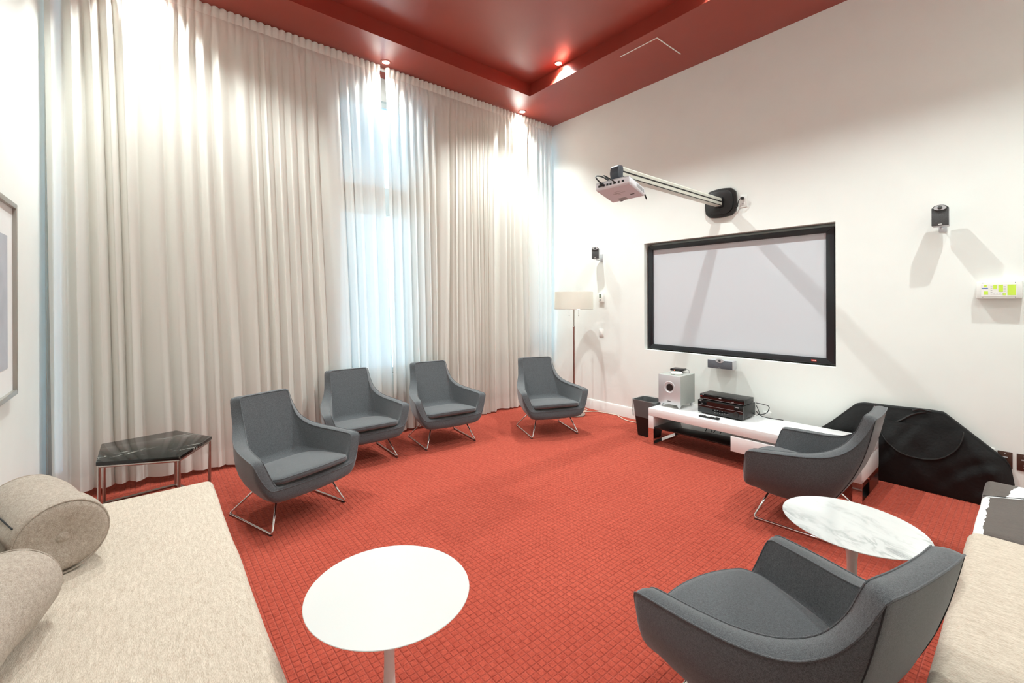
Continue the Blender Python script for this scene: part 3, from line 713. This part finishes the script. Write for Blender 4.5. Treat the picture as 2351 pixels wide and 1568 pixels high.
# AV receiver and disc player
av = thing('av_receiver', 'black audio receiver standing on the white bench', 'receiver', (2.583, -.355, BZ))
box('chassis', av, M_blackmet, (-.206, .206), (-.118, .135), (.014, .131), .002)
fp = box('front_panel', av, M_blackgl, (-.207, .207), (-.136, -.118), (.012, .131), .003)
box('trim_line', fp, M_silver, (-.205, .205), (-.1368, -.1355), (.082, .0835))
box('display_window', fp, M_gbk, (-.12, .13), (-.1372, -.1358), (.088, .122))
for (x, r_) in ((-.185, .006), (.150, .026)):
    kn = lathe('volume_knob' if r_ > .01 else 'power_button', av, M_blackmet, [(0, 0), (r_, 0), (r_ * .95, .014 if r_ > .01 else .004), (0, .015 if r_ > .01 else .005)], 28, mtx=Matrix.Translation((x, -.1355, .048)) @ Matrix.Rotation(pi / 2, 4, 'X'))
for k in range(4):
    for r in range(2): box('button', fp, M_text, (-.045 + k * .022, -.038 + k * .022), (-.1375, -.1355), (.052 - r * .022, .057 - r * .022))
for k in range(4): box('button', fp, M_text, (.045 + k * .012, .050 + k * .012), (-.1375, -.1355), (.036, .040))
box('logo', fp, M_silver, (-.195, -.172), (-.1368, -.1356), (.119, .123)); box('logo', fp, M_silver, (.14, .172), (-.1368, -.1356), (.112, .116))
for x in (-.175, -.165): box('indicator_mark', fp, M_text, (x, x + .004), (-.1368, -.1356), (.096, .102))
for (x, y) in ((-.16, -.10), (.16, -.10), (-.16, .11), (.16, .11)): lathe('foot', av, M_black, [(0, 0), (.022, 0), (.024, .012), (0, .015)], 18, mtx=Matrix.Translation((x, y, 0)))
for (y, z) in ((-.06, .035), (.09, .035)): box('side_screw', av, M_black, (.2055, .2085), (y - .004, y + .004), (z - .004, z + .004))
dp = thing('disc_player', 'slim black disc player stacked on the receiver', 'disc player', (2.590, -.365, BZ + .131))
box('chassis', dp, M_blackmet, (-.202, .202), (-.095, .100), (.008, .055), .002)
f2 = box('front_panel', dp, M_blackgl, (-.203, .203), (-.105, -.095), (.008, .055), .002)
box('trim_line', f2, M_silver, (-.202, .202), (-.1062, -.1045), (.0115, .013))
box('logo', f2, M_silver, (-.196, -.165), (-.1058, -.1046), (.046, .050)); box('badge', f2, M_red, (-.196, -.178), (-.1058, -.1046), (.029, .036))
box('logo', f2, M_silver, (-.022, .0), (-.1058, -.1046), (.032, .040)); box('eject_button', f2, M_silver, (.09, .112), (-.1065, -.1046), (.018, .023), .001)
for (x, y) in ((-.17, -.08), (.17, -.08), (-.17, .08), (.17, .08)): lathe('foot', dp, M_black, [(0, 0), (.014, 0), (.014, .009), (0, .009)], 14, mtx=Matrix.Translation((x, y, 0)))
rm = thing('remote_control', 'black remote control lying on the bench before the receiver', 'remote control', (2.540, -.60, BZ), radians(4))
rb = box('case', rm, M_black, (-.090, .090), (-.022, .022), (0, .016), .006)
for k in range(7):
    for r in range(2): box('button', rb, M_text if (k + r) % 3 else M_whitepl, (-.075 + k * .021, -.065 + k * .021), (-.012 + r * .014, -.004 + r * .014), (.0155, .0178))
box('button_ring', rb, M_whitepl, (-.03, .01), (-.010, .014), (.0155, .0172), .001)
cbs = thing('receiver_cables', 'tangled black cables behind the receiver on the bench', 'cables', (2.81, -.21, BZ))
tube('cable', cbs, M_cordk, smooth_path([(-.02, .0, .125), (.035, .01, .120), (.085, .02, .105), (.07, .02, .05), (.03, .01, .025), (-.01, .02, .02)]), .0035)
tube('cable', cbs, M_cordk, smooth_path([(-.015, .0, .05), (.0, -.005, .03), (.03, .0, .012), (.08, .0, .006), (.15, .01, .006), (.2, .03, .004)]), .0035)
tube('cable', cbs, M_cordk, smooth_path([(-.02, .01, .10), (.0, .005, .06), (.012, -.01, .03), (-.01, -.01, .012)]), .003)
for k, (x0, x1) in enumerate(((2.26, 2.30), (2.33, 2.31), (2.35, 2.40), (2.42, 2.47), (2.58, 2.60), (2.62, 2.59), (2.66, 2.68))):
    cb = thing('hanging_cable', '%s black cable from the left hanging behind the glass shelf' % ('first', 'second', 'third', 'fourth', 'fifth', 'sixth', 'seventh')[k], 'cable', (x0, -.10, .16), 0, 'black cables hanging against the wall behind the bench')
    tube('lead', cb, M_cordk, smooth_path([(0, 0, .13), ((x1 - x0) * .3, .01 * sin(k), .06), ((x1 - x0), .015 * cos(k * 2), -.05), ((x1 - x0) * 1.2, 0, -.156)]), .004)

# waste bin with liner
wb = thing('waste_bin', 'black waste bin with clear plastic liner beside the bench', 'bin', (1.800, -.42, 0))
def rr_ring(hx, hy, cr, z, n=6):
    pts = []
    for (sx, sy, a0) in ((1, 1, 0), (-1, 1, pi / 2), (-1, -1, pi), (1, -1, 3 * pi / 2)):
        for k in range(n + 1):
            a = a0 + pi / 2 * k / n; pts.append(Vector((sx * (hx - cr) + cr * cos(a), sy * (hy - cr) + cr * sin(a), z)))
    return pts
def ring_loft(name, par, mat, rings, cap0=True, cap1=False, auto=40):
    b = bmesh.new(); R = [[b.verts.new(p) for p in r] for r in rings]; n = len(R[0])
    for a, c in zip(R, R[1:]):
        for i in range(n): b.faces.new((a[i], a[(i + 1) % n], c[(i + 1) % n], c[i]))
    if cap0: b.faces.new(R[0][::-1])
    if cap1: b.faces.new(R[-1])
    return from_bm(name, b, mat, par, auto=auto)
ring_loft('bin_body', wb, M_bin, [rr_ring(.100, .085, .03, .0), rr_ring(.138, .120, .035, .375), rr_ring(.142, .124, .036, .380), rr_ring(.136, .118, .034, .380), rr_ring(.098, .083, .028, .010)], True, True)
nz1 = make_noise(77)
def crinkle(r, a, k):
    return [p + Vector((p.x, p.y, 0)).normalized() * a * nz1(i * 1.7 + k * 9.1) + Vector((0, 0, a * .9 * nz1(i * .9 + k * 5))) for i, p in enumerate(r)]
ring_loft('bin_liner', wb, M_bag, [crinkle(rr_ring(.137, .119, .034, .205, 12), .010, 1), crinkle(rr_ring(.144, .126, .036, .27, 12), .007, 2), crinkle(rr_ring(.148, .130, .036, .34, 12), .006, 3),
                                  crinkle(rr_ring(.147, .129, .036, .388, 12), .004, 4), crinkle(rr_ring(.134, .116, .034, .386, 12), .004, 5), crinkle(rr_ring(.118, .100, .034, .25, 12), .010, 6), crinkle(rr_ring(.095, .08, .034, .06, 12), .006, 7)], False, False, auto=20)

# ------------------------------------------------------------------ covered object against the wall
cv = thing('covered_equipment', 'bulky equipment under a black nylon cover against the wall', 'covered object', (3.80, 0, 0))
prof = [(3.08, .10), (3.12, .20), (3.322, .385), (3.503, .578), (3.554, .596), (3.75, .602), (3.939, .611), (4.025, .608), (4.168, .482), (4.332, .337), (4.361, .265), (4.372, .12), (4.372, 0)]
nzc = make_noise(5); nzd = make_noise(9)
def top_at(x):
    for (x0, z0), (x1, z1) in zip(prof, prof[1:]):
        if x0 <= x <= x1 and x1 > x0: return z0 + (z1 - z0) * (x - x0) / (x1 - x0)
    return .12
def cov(u, v):
    x = 3.08 + (4.368 - 3.08) * u; zt = top_at(x)
    if v <= .78:
        t = v / .78; z = zt * t
        yb = -.062 - .045 * sin(pi * min(1, t * 1.02)) ** .8
        yb += .014 * nzc(x * 9 + t * 4) * sin(pi * t) + .010 * nzd(x * 17 - t * 7) * sin(pi * t)
        yb *= sstep(-.02, .10, 4.37 - x) * .75 + .25
        return Vector((x - 3.80, yb, z))
    t = (v - .78) / .22
    return Vector((x - 3.80, -.062 * (1 - t) * (sstep(-.02, .10, 4.37 - x) * .75 + .25) - .004, zt + .006 * sin(pi * t)))
b, V = grid_bm(cov, 90, 40)
from_bm('cover_cloth', b, M_cover, cv, smooth=True)
# round flap with piping, and carrying strap
def cov_y(x, z): return cov((x - 3.08) / 1.288, .78 * min(1, z / top_at(x)))[1]
def flap(u, v):
    a = pi + u * pi; r = .235 * v; x = 3.895 + 1.0 * r * cos(a); z = .500 + 1.05 * r * sin(a) * 1.0
    return Vector((x - 3.80, cov_y(x, max(.02, z)) - .010 - .012 * v, z))
b, V = grid_bm(flap, 28, 8); from_bm('flap', b, M_cover, cv, smooth=True)
tube('flap_piping', cv, M_coverpip, [flap(k / 30, 1.0) for k in range(31)], .005, 6)
tube('strap', cv, M_coverpip, smooth_path([(x - 3.80, cov_y(x, z) - .006, z) for x, z in ((3.93, .60), (3.86, .57), (3.80, .52), (3.75, .485), (3.69, .47), (3.64, .478))]), .008, 6)
tube('strap', cv, M_coverpip, smooth_path([(3.86 - 3.80, -.09, .600), (3.90 - 3.80, -.085, .618), (3.96 - 3.80, -.08, .612)]), .008, 6)

# ------------------------------------------------------------------ armchairs
def crom(pts, per):
    """closed-ended smooth polyline through control points, resampled to equal arc length"""
    P = smooth_path(pts, 14)
    L = [0]
    for a, c in zip(P, P[1:]): L.append(L[-1] + (c - a).length)
    out = []; k = 0
    for i in range(per + 1):
        s = L[-1] * i / per
        while k < len(L) - 2 and L[k + 1] < s: k += 1
        t = 0 if L[k + 1] == L[k] else (s - L[k]) / (L[k + 1] - L[k]); out.append(P[k].lerp(P[k + 1], min(1, t)))
    return out
def paired(ctrl, per):
    """ctrl: list of tuples of 3-D points (several rails sharing a parameter); resample by the first rail"""
    k = 14; rails = [smooth_path([c[r] for c in ctrl], k) for r in range(len(ctrl[0]))]
    P = rails[0]; L = [0]
    for a, c in zip(P, P[1:]): L.append(L[-1] + (c - a).length)
    outs = [[] for _ in rails]; j = 0
    for i in range(per + 1):
        s = L[-1] * i / per
        while j < len(L) - 2 and L[j + 1] < s: j += 1
        t = 0 if L[j + 1] == L[j] else min(1, (s - L[j]) / (L[j + 1] - L[j]))
        for r, o_ in zip(rails, outs): o_.append(r[j].lerp(r[j + 1], t))
    return outs
# half profile: (outer rim, inner rim, outer base, inner base); y forward
CH = [
    ((0, -.375, .765), (0, -.318, .770), (0, -.135, .175), (0, -.145, .335)),
    ((.10, -.374, .765), (.085, -.316, .770), (.07, -.134, .175), (.085, -.145, .335)),
    ((.185, -.368, .765), (.155, -.310, .770), (.125, -.130, .175), (.165, -.140, .335)),
    ((.205, -.362, .758), (.172, -.305, .762), (.140, -.126, .175), (.180, -.136, .335)),
    ((.212, -.352, .735), (.176, -.296, .738), (.150, -.120, .175), (.190, -.132, .335)),
    ((.222, -.315, .655), (.180, -.262, .655), (.172, -.100, .175), (.205, -.115, .335)),
    ((.242, -.258, .575), (.192, -.205, .575), (.195, -.065, .175), (.220, -.085, .335)),
    ((.280, -.180, .522), (.222, -.125, .524), (.214, -.020, .175), (.236, -.040, .335)),
    ((.320, -.070, .498), (.258, -.030, .500), (.226, .045, .177), (.252, .020, .335)),
    ((.352, .060, .488), (.288, .080, .490), (.234, .110, .180), (.264, .100, .335)),
    ((.374, .190, .480), (.310, .195, .482), (.238, .165, .184), (.272, .180, .335)),
    ((.381, .250, .474), (.318, .240, .477), (.238, .190, .186), (.276, .225, .335)),
    ((.379, .266, .462), (.316, .256, .464), (.236, .200, .187), (.276, .240, .335)),
    ((.365, .278, .420), (.303, .270, .420), (.230, .212, .188), (.272, .254, .334)),
    ((.335, .294, .350), (.280, .288, .352), (.218, .226, .190), (.258, .272, .328)),
    ((.305, .306, .305), (.262, .300, .312), (.200, .238, .191), (.245, .286, .308)),
    ((.262, .314, .290), (.230, .306, .302), (.170, .246, .192), (.220, .294, .300)),
    ((.13, .322, .284), (.12, .312, .298), (.09, .252, .192), (.11, .300, .296)),
    ((0, .324, .282), (0, .314, .297), (0, .253, .192), (0, .302, .295)),
]
def chair_meshes():
    per = 84
    Ro, Ri, Bo, Bi = paired(CH, per)
    def full(h): return h + [Vector((-p.x, p.y, p.z)) for p in h[-2:0:-1]]
    Ro, Ri, Bo, Bi = full(Ro), full(Ri), full(Bo), full(Bi)
    n = len(Ro); rings = []
    ctrB = Vector((0, .06, .172))
    def bulge(a, c, t, amt):
        p = a.lerp(c, t); d = Vector((p.x, p.y - .0, 0)); 
        if d.length > 1e-6: d.normalize()
        return p + d * amt * sin(pi * t) + Vector((0, 0, -amt * .55 * sin(pi * t)))
    rings.append([ctrB.lerp(p, .55) for p in Bo]); rings.append([ctrB.lerp(p, .93) for p in Bo])
    for t in (0, .04, .10, .2, .33, .47, .62, .77, .89, .96, .985): rings.append([bulge(a, c, t, .040) for a, c in zip(Bo, Ro)])
    e = .010
    def rimpt(a, c, t):
        p = a.lerp(c, t); return p + Vector((0, 0, .007 * sin(pi * t)))
    for t in (0.0, .06, .18, .4, .6, .82, .94, 1.0): rings.append([rimpt(a, c, t) for a, c in zip(Ro, Ri)])
    for t in (.02, .06, .18, .36, .55, .75, .92, 1.0): rings.append([a.lerp(c, t) for a, c in zip(Ri, Bi)])
    ci = Vector((0, .08, .318)); rings.append([p.lerp(ci, .6) for p in Bi])
    b = bmesh.new(); R = [[b.verts.new(p) for p in r] for r in rings]
    for a, c in zip(R, R[1:]):
        for i in range(n): b.faces.new((a[i], a[(i + 1) % n], c[(i + 1) % n], c[i]))
    b.faces.new(R[0][::-1]); b.faces.new(R[-1])
    bmesh.ops.recalc_face_normals(b, faces=b.faces)
    shell = bpy.data.meshes.new('shell'); b.to_mesh(shell); b.free(); shell.materials.append(M_chair)
    shell.polygons.foreach_set('use_smooth', [True] * len(shell.polygons))
    # piping along both rim edges
    b = bmesh.new(); tube_bm([p + Vector((0, 0, .001)) for p in Ro], .0032, 6, b, closed=True)
    outer_p = bpy.data.meshes.new('outer_piping'); b.to_mesh(outer_p); b.free(); outer_p.materials.append(M_chair)
    b = bmesh.new(); tube_bm([p + Vector((0, 0, .001)) for p in Ri], .0026, 6, b, closed=True)
    inner_p = bpy.data.meshes.new('inner_piping'); b.to_mesh(inner_p); b.free(); inner_p.materials.append(M_chair)
    # back seams running down the outer shell from the two top corners
    seams = []
    for s in (-1, 1):
        idx = min(range(n), key=lambda i: (Ro[i] - Vector((s * .205, -.362, .758))).length)
        pts = [bulge(Bo[idx], Ro[idx], t, .041) + Vector((s * .001, -.001, 0)) for t in [k / 20 for k in range(1, 21)]]
        b = bmesh.new(); tube_bm(pts, .0018, 6, b); m_ = bpy.data.meshes.new('back_seam'); b.to_mesh(m_); b.free(); m_.materials.append(M_seam); seams.append(m_)
    # cushion: outline follows the inner base, front bows out
    out = []
    for p in Bi:
        q = Vector((p.x, p.y, 0)); q.x *= .985; q.y = q.y - .0 + (.040 * (1 - (abs(p.x) / .30) ** 2) + .006 if p.y > .2 else -.004)
        out.append(q)
    def zc(q): return .364 - .055 * max(0, (.40 - q.y) / .5) ** 1.2 * .6 + .012 * (1 - (q.x / .28) ** 2) * sstep(-.15, .05, q.y)
    c0 = Vector((0, .08, 0)); rr = []
    for (sc_, kz, lift) in ((.5, 0, .0), (.95, 0, 0), (.99, .012, 0), (1.005, .030, 0), (1.0, .046, 0), (.985, .058, 0), (.95, .068, 0), (.88, .074, 0), (.6, .078, 0), (.3, .080, 0)):
        ring = []
        for q in out:
            p = c0 + (q - c0) * sc_; top = zc(p); low = top - .048
            p.z = low + (top - low) * (kz / .080) if kz else low
            ring.append(p)
        rr.append(ring)
    b = bmesh.new(); R = [[b.verts.new(p) for p in r] for r in rr]
    for a, c in zip(R, R[1:]):
        for i in range(n): b.faces.new((a[i], a[(i + 1) % n], c[(i + 1) % n], c[i]))
    b.faces.new(R[0][::-1]); b.faces.new(R[-1]); bmesh.ops.recalc_face_normals(b, faces=b.faces)
    cush = bpy.data.meshes.new('seat_cushion'); b.to_mesh(cush); b.free(); cush.materials.append(M_chair)
    cush.polygons.foreach_set('use_smooth', [True] * len(cush.polygons))
    b = bmesh.new(); tube_bm([p + Vector((0, 0, 0)) for p in rr[5]], .0028, 6, b, closed=True)
    cp = bpy.data.meshes.new('cushion_piping'); b.to_mesh(cp); b.free(); cp.materials.append(M_chair)
    legs = []
    for s in (-1, 1):
        path = fillet_path([(s * .185, .175, .205), (s * .265, .26, .009), (s * .265, -.26, .009), (s * .150, -.085, .205)], .022, 6)
        b = bmesh.new(); tube_bm(path, .0068, 10, b); bmesh.ops.recalc_face_normals(b, faces=b.faces)
        m_ = bpy.data.meshes.new('sled_leg'); b.to_mesh(m_); b.free(); m_.materials.append(M_chrome)
        m_.polygons.foreach_set('use_smooth', [True] * len(m_.polygons)); legs.append(m_)
    gl = []
    for (x, y) in ((-.265, .235), (.265, .235), (-.265, -.235), (.265, -.235)):
        b = box_bm(x - .008, x + .008, y - .018, y + .018, 0, .005, .001); m_ = bpy.data.meshes.new('glide'); b.to_mesh(m_); b.free(); m_.materials.append(M_black); gl.append(m_)
    return shell, outer_p, inner_p, seams, cush, cp, legs, gl
CM = chair_meshes()
def armchair(label, x, y, ang):
    t = thing('armchair', label, 'armchair', (x, y, 0), radians(ang) - pi / 2, 'charcoal wool armchairs round the room')
    shell, op, ip, seams, cush, cp, legs, gl = CM
    sh = link('shell', shell, None, t)
    for nm, m_ in (('rim_piping', op), ('rim_piping', ip)): link(nm, m_, None, sh)
    for m_ in seams: link('back_seam', m_, None, sh)
    cu = link('seat_cushion', cush, None, t); link('cushion_piping', cp, None, cu)
    lg = [link('sled_leg', m_, None, t) for m_ in legs]
    for i, m_ in enumerate(gl): link('glide', m_, None, lg[i % 2])
    return t
armchair('charcoal armchair nearest the beige daybed and black marble table', 1.112, -3.795, 18)
armchair('charcoal armchair in front of the curtain gap, second from the left', .412, -3.035, -2)
armchair('charcoal armchair against the right curtain panel, third from the left', .462, -2.185, -7)
armchair('charcoal armchair beside the floor lamp in the corner', .948, -1.125, -22)
armchair('charcoal armchair in front of the white bench seen from the side', 3.505, -1.195, 183)
armchair('large foreground charcoal armchair seen from behind at lower right', 3.940, -2.992, 167)

# ------------------------------------------------------------------ tulip tables
def tulip(label, x, y, z, a, bx, rz, mtop):
    t = thing('tulip_table', label, 'side table', (x, y, 0), rz, 'round tulip side tables')
    b = lathe_bm([(0, z - .016), (.80, z - .016), (.95, z - .010), (.99, z - .004), (1.0, z - .0015), (.996, z), (0, z)], 72)
    for v in b.verts: v.co.x *= a; v.co.y *= bx
    from_bm('table_top', b, mtop, t, auto=50)
    lathe('pedestal', t, M_tulb, [(0, 0), (.165, 0), (.168, .004), (.150, .012), (.09, .030), (.045, .062), (.026, .12), (.019, .20), (.0165, .28), (.018, .36), (.026, .43), (.045, z - .045), (.085, z - .022), (.09, z - .016), (0, z - .016)], 40, auto=60)
    return t
tulip('round white tulip table on the carpet beside the daybed', 3.108, -3.954, .51, .265, .252, radians(20), M_tul)
tulip('round white marble tulip table between the two right armchairs', 3.967, -2.293, .51, .259, .239, radians(148), M_marbw)

# ------------------------------------------------------------------ pentagon marble table
PT = [(.640, -4.806), (.168, -4.806), (.107, -4.377), (.479, -4.180), (.853, -4.390)]
pt = thing('pentagon_table', 'black marble topped pentagon side table on steel legs', 'side table', (.45, -4.51, 0))
pts = [(x - .45, y + 4.51) for x, y in PT]
from_bm('marble_top', prism_bm(pts, .410, .432, 'z', .002), M_marbk, pt, auto=30)
ins = [Vector((x * .955, y * .955, 0)) for x, y in pts]
tube('top_frame', pt, M_nickel, [p + Vector((0, 0, .4005)) for p in ins], .0095, 10, closed=True)
tube('base_frame', pt, M_nickel, [p + Vector((0, 0, .0095)) for p in ins], .0095, 10, closed=True)
for p in ins: tube('leg', pt, M_nickel, [p + Vector((0, 0, .0)), p + Vector((0, 0, .40))], .0095, 10)

# ------------------------------------------------------------------ daybeds, bolsters, ottoman
def pad(name, par, mat, x0, x1, y0, y1, z0, z1, r, crown=.012, nseed=3):
    nn = make_noise(nseed); hx, hy = (x1 - x0) / 2, (y1 - y0) / 2; cx, cy = (x0 + x1) / 2, (y0 + y1) / 2
    b = box_bm(-hx, hx, -hy, hy, z0, z1, r, 5)
    bmesh.ops.subdivide_edges(b, edges=[e for e in b.edges if e.calc_length() > .2], cuts=24, use_grid_fill=True)
    for v in b.verts:
        f = max(0, 1 - (v.co.x / hx) ** 4) * max(0, 1 - (v.co.y / hy) ** 4)
        if v.co.z > (z0 + z1) / 2: v.co.z += crown * f + .004 * f * nn(v.co.x * 5 + 40) * nn(v.co.y * 6 + 20)
        v.co.x += cx + .003 * nn(v.co.y * 4 + 11) * (abs(v.co.x) / hx); v.co.y += cy + .003 * nn(v.co.x * 4 + 7) * (abs(v.co.y) / hy)
    return from_bm(name, b, mat, par, smooth=True)
db = thing('daybed', 'oatmeal upholstered daybed along the picture wall with bolsters', 'daybed', (2.36, -4.68, 0))
pad('mattress', db, M_bed, -1.0, 1.0, -.425, .418, .20, .410, .035, .010, 3)
fb = box('base_frame', db, M_black, (-.95, .95), (-.38, .38), (.12, .205), .004)
for (x, y) in ((-.88, -.34), (.88, -.34), (-.88, .34), (.88, .34)): lathe('leg', db, M_chrome, [(0, 0), (.018, 0), (.018, .125), (0, .125)], 18, mtx=Matrix.Translation((x, y, 0)))
tube('edge_piping', db, M_bed, [(x, y, .372) for x, y in [(-.985, -.41), (-.985, .403), (.985, .403), (.985, -.41)]], .004, 6, closed=True)

def bolster(label, x, y, z, ang, L=.50, r=.135, mat=None, flap_side=1):
    t = thing('bolster', label, 'bolster cushion', (x, y, z), ang, 'taupe bolster cushions')
    mat = mat or M_bol
    # local +x axis; end discs at x=+-L/2
    prof_ = []; e = .030
    for k in range(7):
        a = pi / 2 * k / 6; prof_.append((r - e + e * sin(a), L / 2 - e + e * cos(a)))
    half = [(0.0, L / 2 - .016), (.03, L / 2 - .012), (.07, L / 2 - .002)] + prof_
    pr = half + [(r, L / 2 - e - .01)] + [(r + .004 * sin(k), L / 2 - e - (L - 2 * e) * k / 10) for k in range(1, 10)] + [(p[0], -p[1]) for p in half[::-1]]
    b = lathe_bm(pr, 44)
    bmesh.ops.transform(b, matrix=Matrix.Translation((0, 0, r)) @ Matrix.Rotation(pi / 2, 4, 'Y'), verts=b.verts)
    for v in b.verts:
        dz = v.co.z - r
        if dz < 0: v.co.z = r + dz * (1 - .10 * (abs(dz) / r)); v.co.z = max(v.co.z, .002)
        v.co.z *= .985
    bo = from_bm('body', b, mat, t, smooth=True)
    for s in (-1, 1):
        tube('end_piping', bo, mat, [(s * (L / 2 - .010), (r - .008) * cos(a), r + (r - .008) * sin(a)) for a in [2 * pi * k / 40 for k in range(40)]], .0035, 6, closed=True)
        lathe('button', bo, mat, [(0, .012), (.012, .011), (.019, .006), (.020, .0), (0, -.002)], 20, mtx=Matrix.Translation((s * (L / 2 - .018), 0, r)) @ Matrix.Rotation(s * pi / 2, 4, 'Y'))
    # stitched seam and overlapping flap on the side turned to the wall
    a0 = radians(148) if flap_side > 0 else radians(32)
    tube('stitched_seam', bo, M_seam, [(L / 2 - .05 - (L - .10) * k / 12, (r + .001) * cos(a0), r + (r + .001) * sin(a0)) for k in range(13)], .0028, 6)
    def fl(u, v):
        a = a0 + flap_side * radians(18 + 42 * v); rr_ = r + .010 + .030 * v * v
        return Vector(((u - .5) * (L + .01), rr_ * cos(a), r + rr_ * sin(a)))
    b, V = grid_bm(fl, 24, 8)
    bmesh.ops.solidify(b, geom=list(b.faces), thickness=.008)
    from_bm('flap', b, mat, t, smooth=True)
    return t
bolster('taupe bolster lying on the daybed with its buttoned end showing', 1.880, -4.885, .418, radians(20), .50, .142, flap_side=1)
bolster('taupe bolster at the left picture edge in front of the buttoned one', 2.600, -4.945, .418, radians(-14), .48, .125, flap_side=1)

d2 = thing('daybed', 'oatmeal upholstered daybed at the lower right picture edge', 'daybed', (4.70, -2.66, 0))
pad('mattress', d2, M_bed, -.435, .425, -.95, .95, .20, .415, .045, .010, 8)
box('base_frame', d2, M_black, (-.39, .39), (-.90, .90), (.12, .205), .004)
for (x, y) in ((-.34, -.85), (.34, -.85), (-.34, .85), (.34, .85)): lathe('leg', d2, M_chrome, [(0, 0), (.018, 0), (.018, .125), (0, .125)], 18, mtx=Matrix.Translation((x, y, 0)))
bolster('dark taupe bolster end peeping in at the bottom right', 4.52, -3.40, .424, radians(0), .44, .120, heather('mocha_weave', rgb(92, 82, 68), rgb(126, 115, 99), 40, bump=.5, sheen=.1), -1)

ot = thing('cowhide_ottoman', 'brown and white cowhide ottoman beyond the right daybed', 'ottoman', (4.60, -1.255, 0))
pad('top_cover', ot, M_hide, -.325, .33, -.435, .435, .20, .402, .028, .008, 14)
tube('seam', ot, M_seam, [(-.318 + .03 * k, .086 + .0185 * k, .4095 + .001 * min(k, 6)) for k in range(0, 17)], .002, 5)
box('base_frame', ot, M_black, (-.29, .29), (-.39, .39), (.06, .205), .004)
for (x, y) in ((-.25, -.34), (.25, -.34), (-.25, .34), (.25, .34)): lathe('leg', ot, M_black, [(0, 0), (.02, 0), (.022, .065), (0, .065)], 16, mtx=Matrix.Translation((x, y, 0)))

# ------------------------------------------------------------------ framed picture on the left wall
pf = thing('framed_picture', 'silver framed print with white mat cut by the left picture edge', 'picture', (1.30, YL, .94))
fw_ = .47; fh_ = 1.05; ft = .028
b = bmesh.new()
for poly in ([(-fw_, 0), (fw_, 0), (fw_ - ft, ft), (-fw_ + ft, ft)], [(-fw_, fh_), (-fw_ + ft, fh_ - ft), (fw_ - ft, fh_ - ft), (fw_, fh_)],
             [(-fw_, 0), (-fw_ + ft, ft), (-fw_ + ft, fh_ - ft), (-fw_, fh_)], [(fw_, 0), (fw_, fh_), (fw_ - ft, fh_ - ft), (fw_ - ft, ft)]):
    from_bm('frame_rail', prism_bm(poly, .002, .030, 'y', .002), M_pframe, pf, auto=30)
b.free()
box('mat_board', pf, M_mat, (-fw_ + .02, fw_ - .02), (.004, .014), (.02, fh_ - .02))
box('print', pf, M_grey, (-fw_ + .15, fw_ - .15), (.0135, .0155), (.16, fh_ - .19))
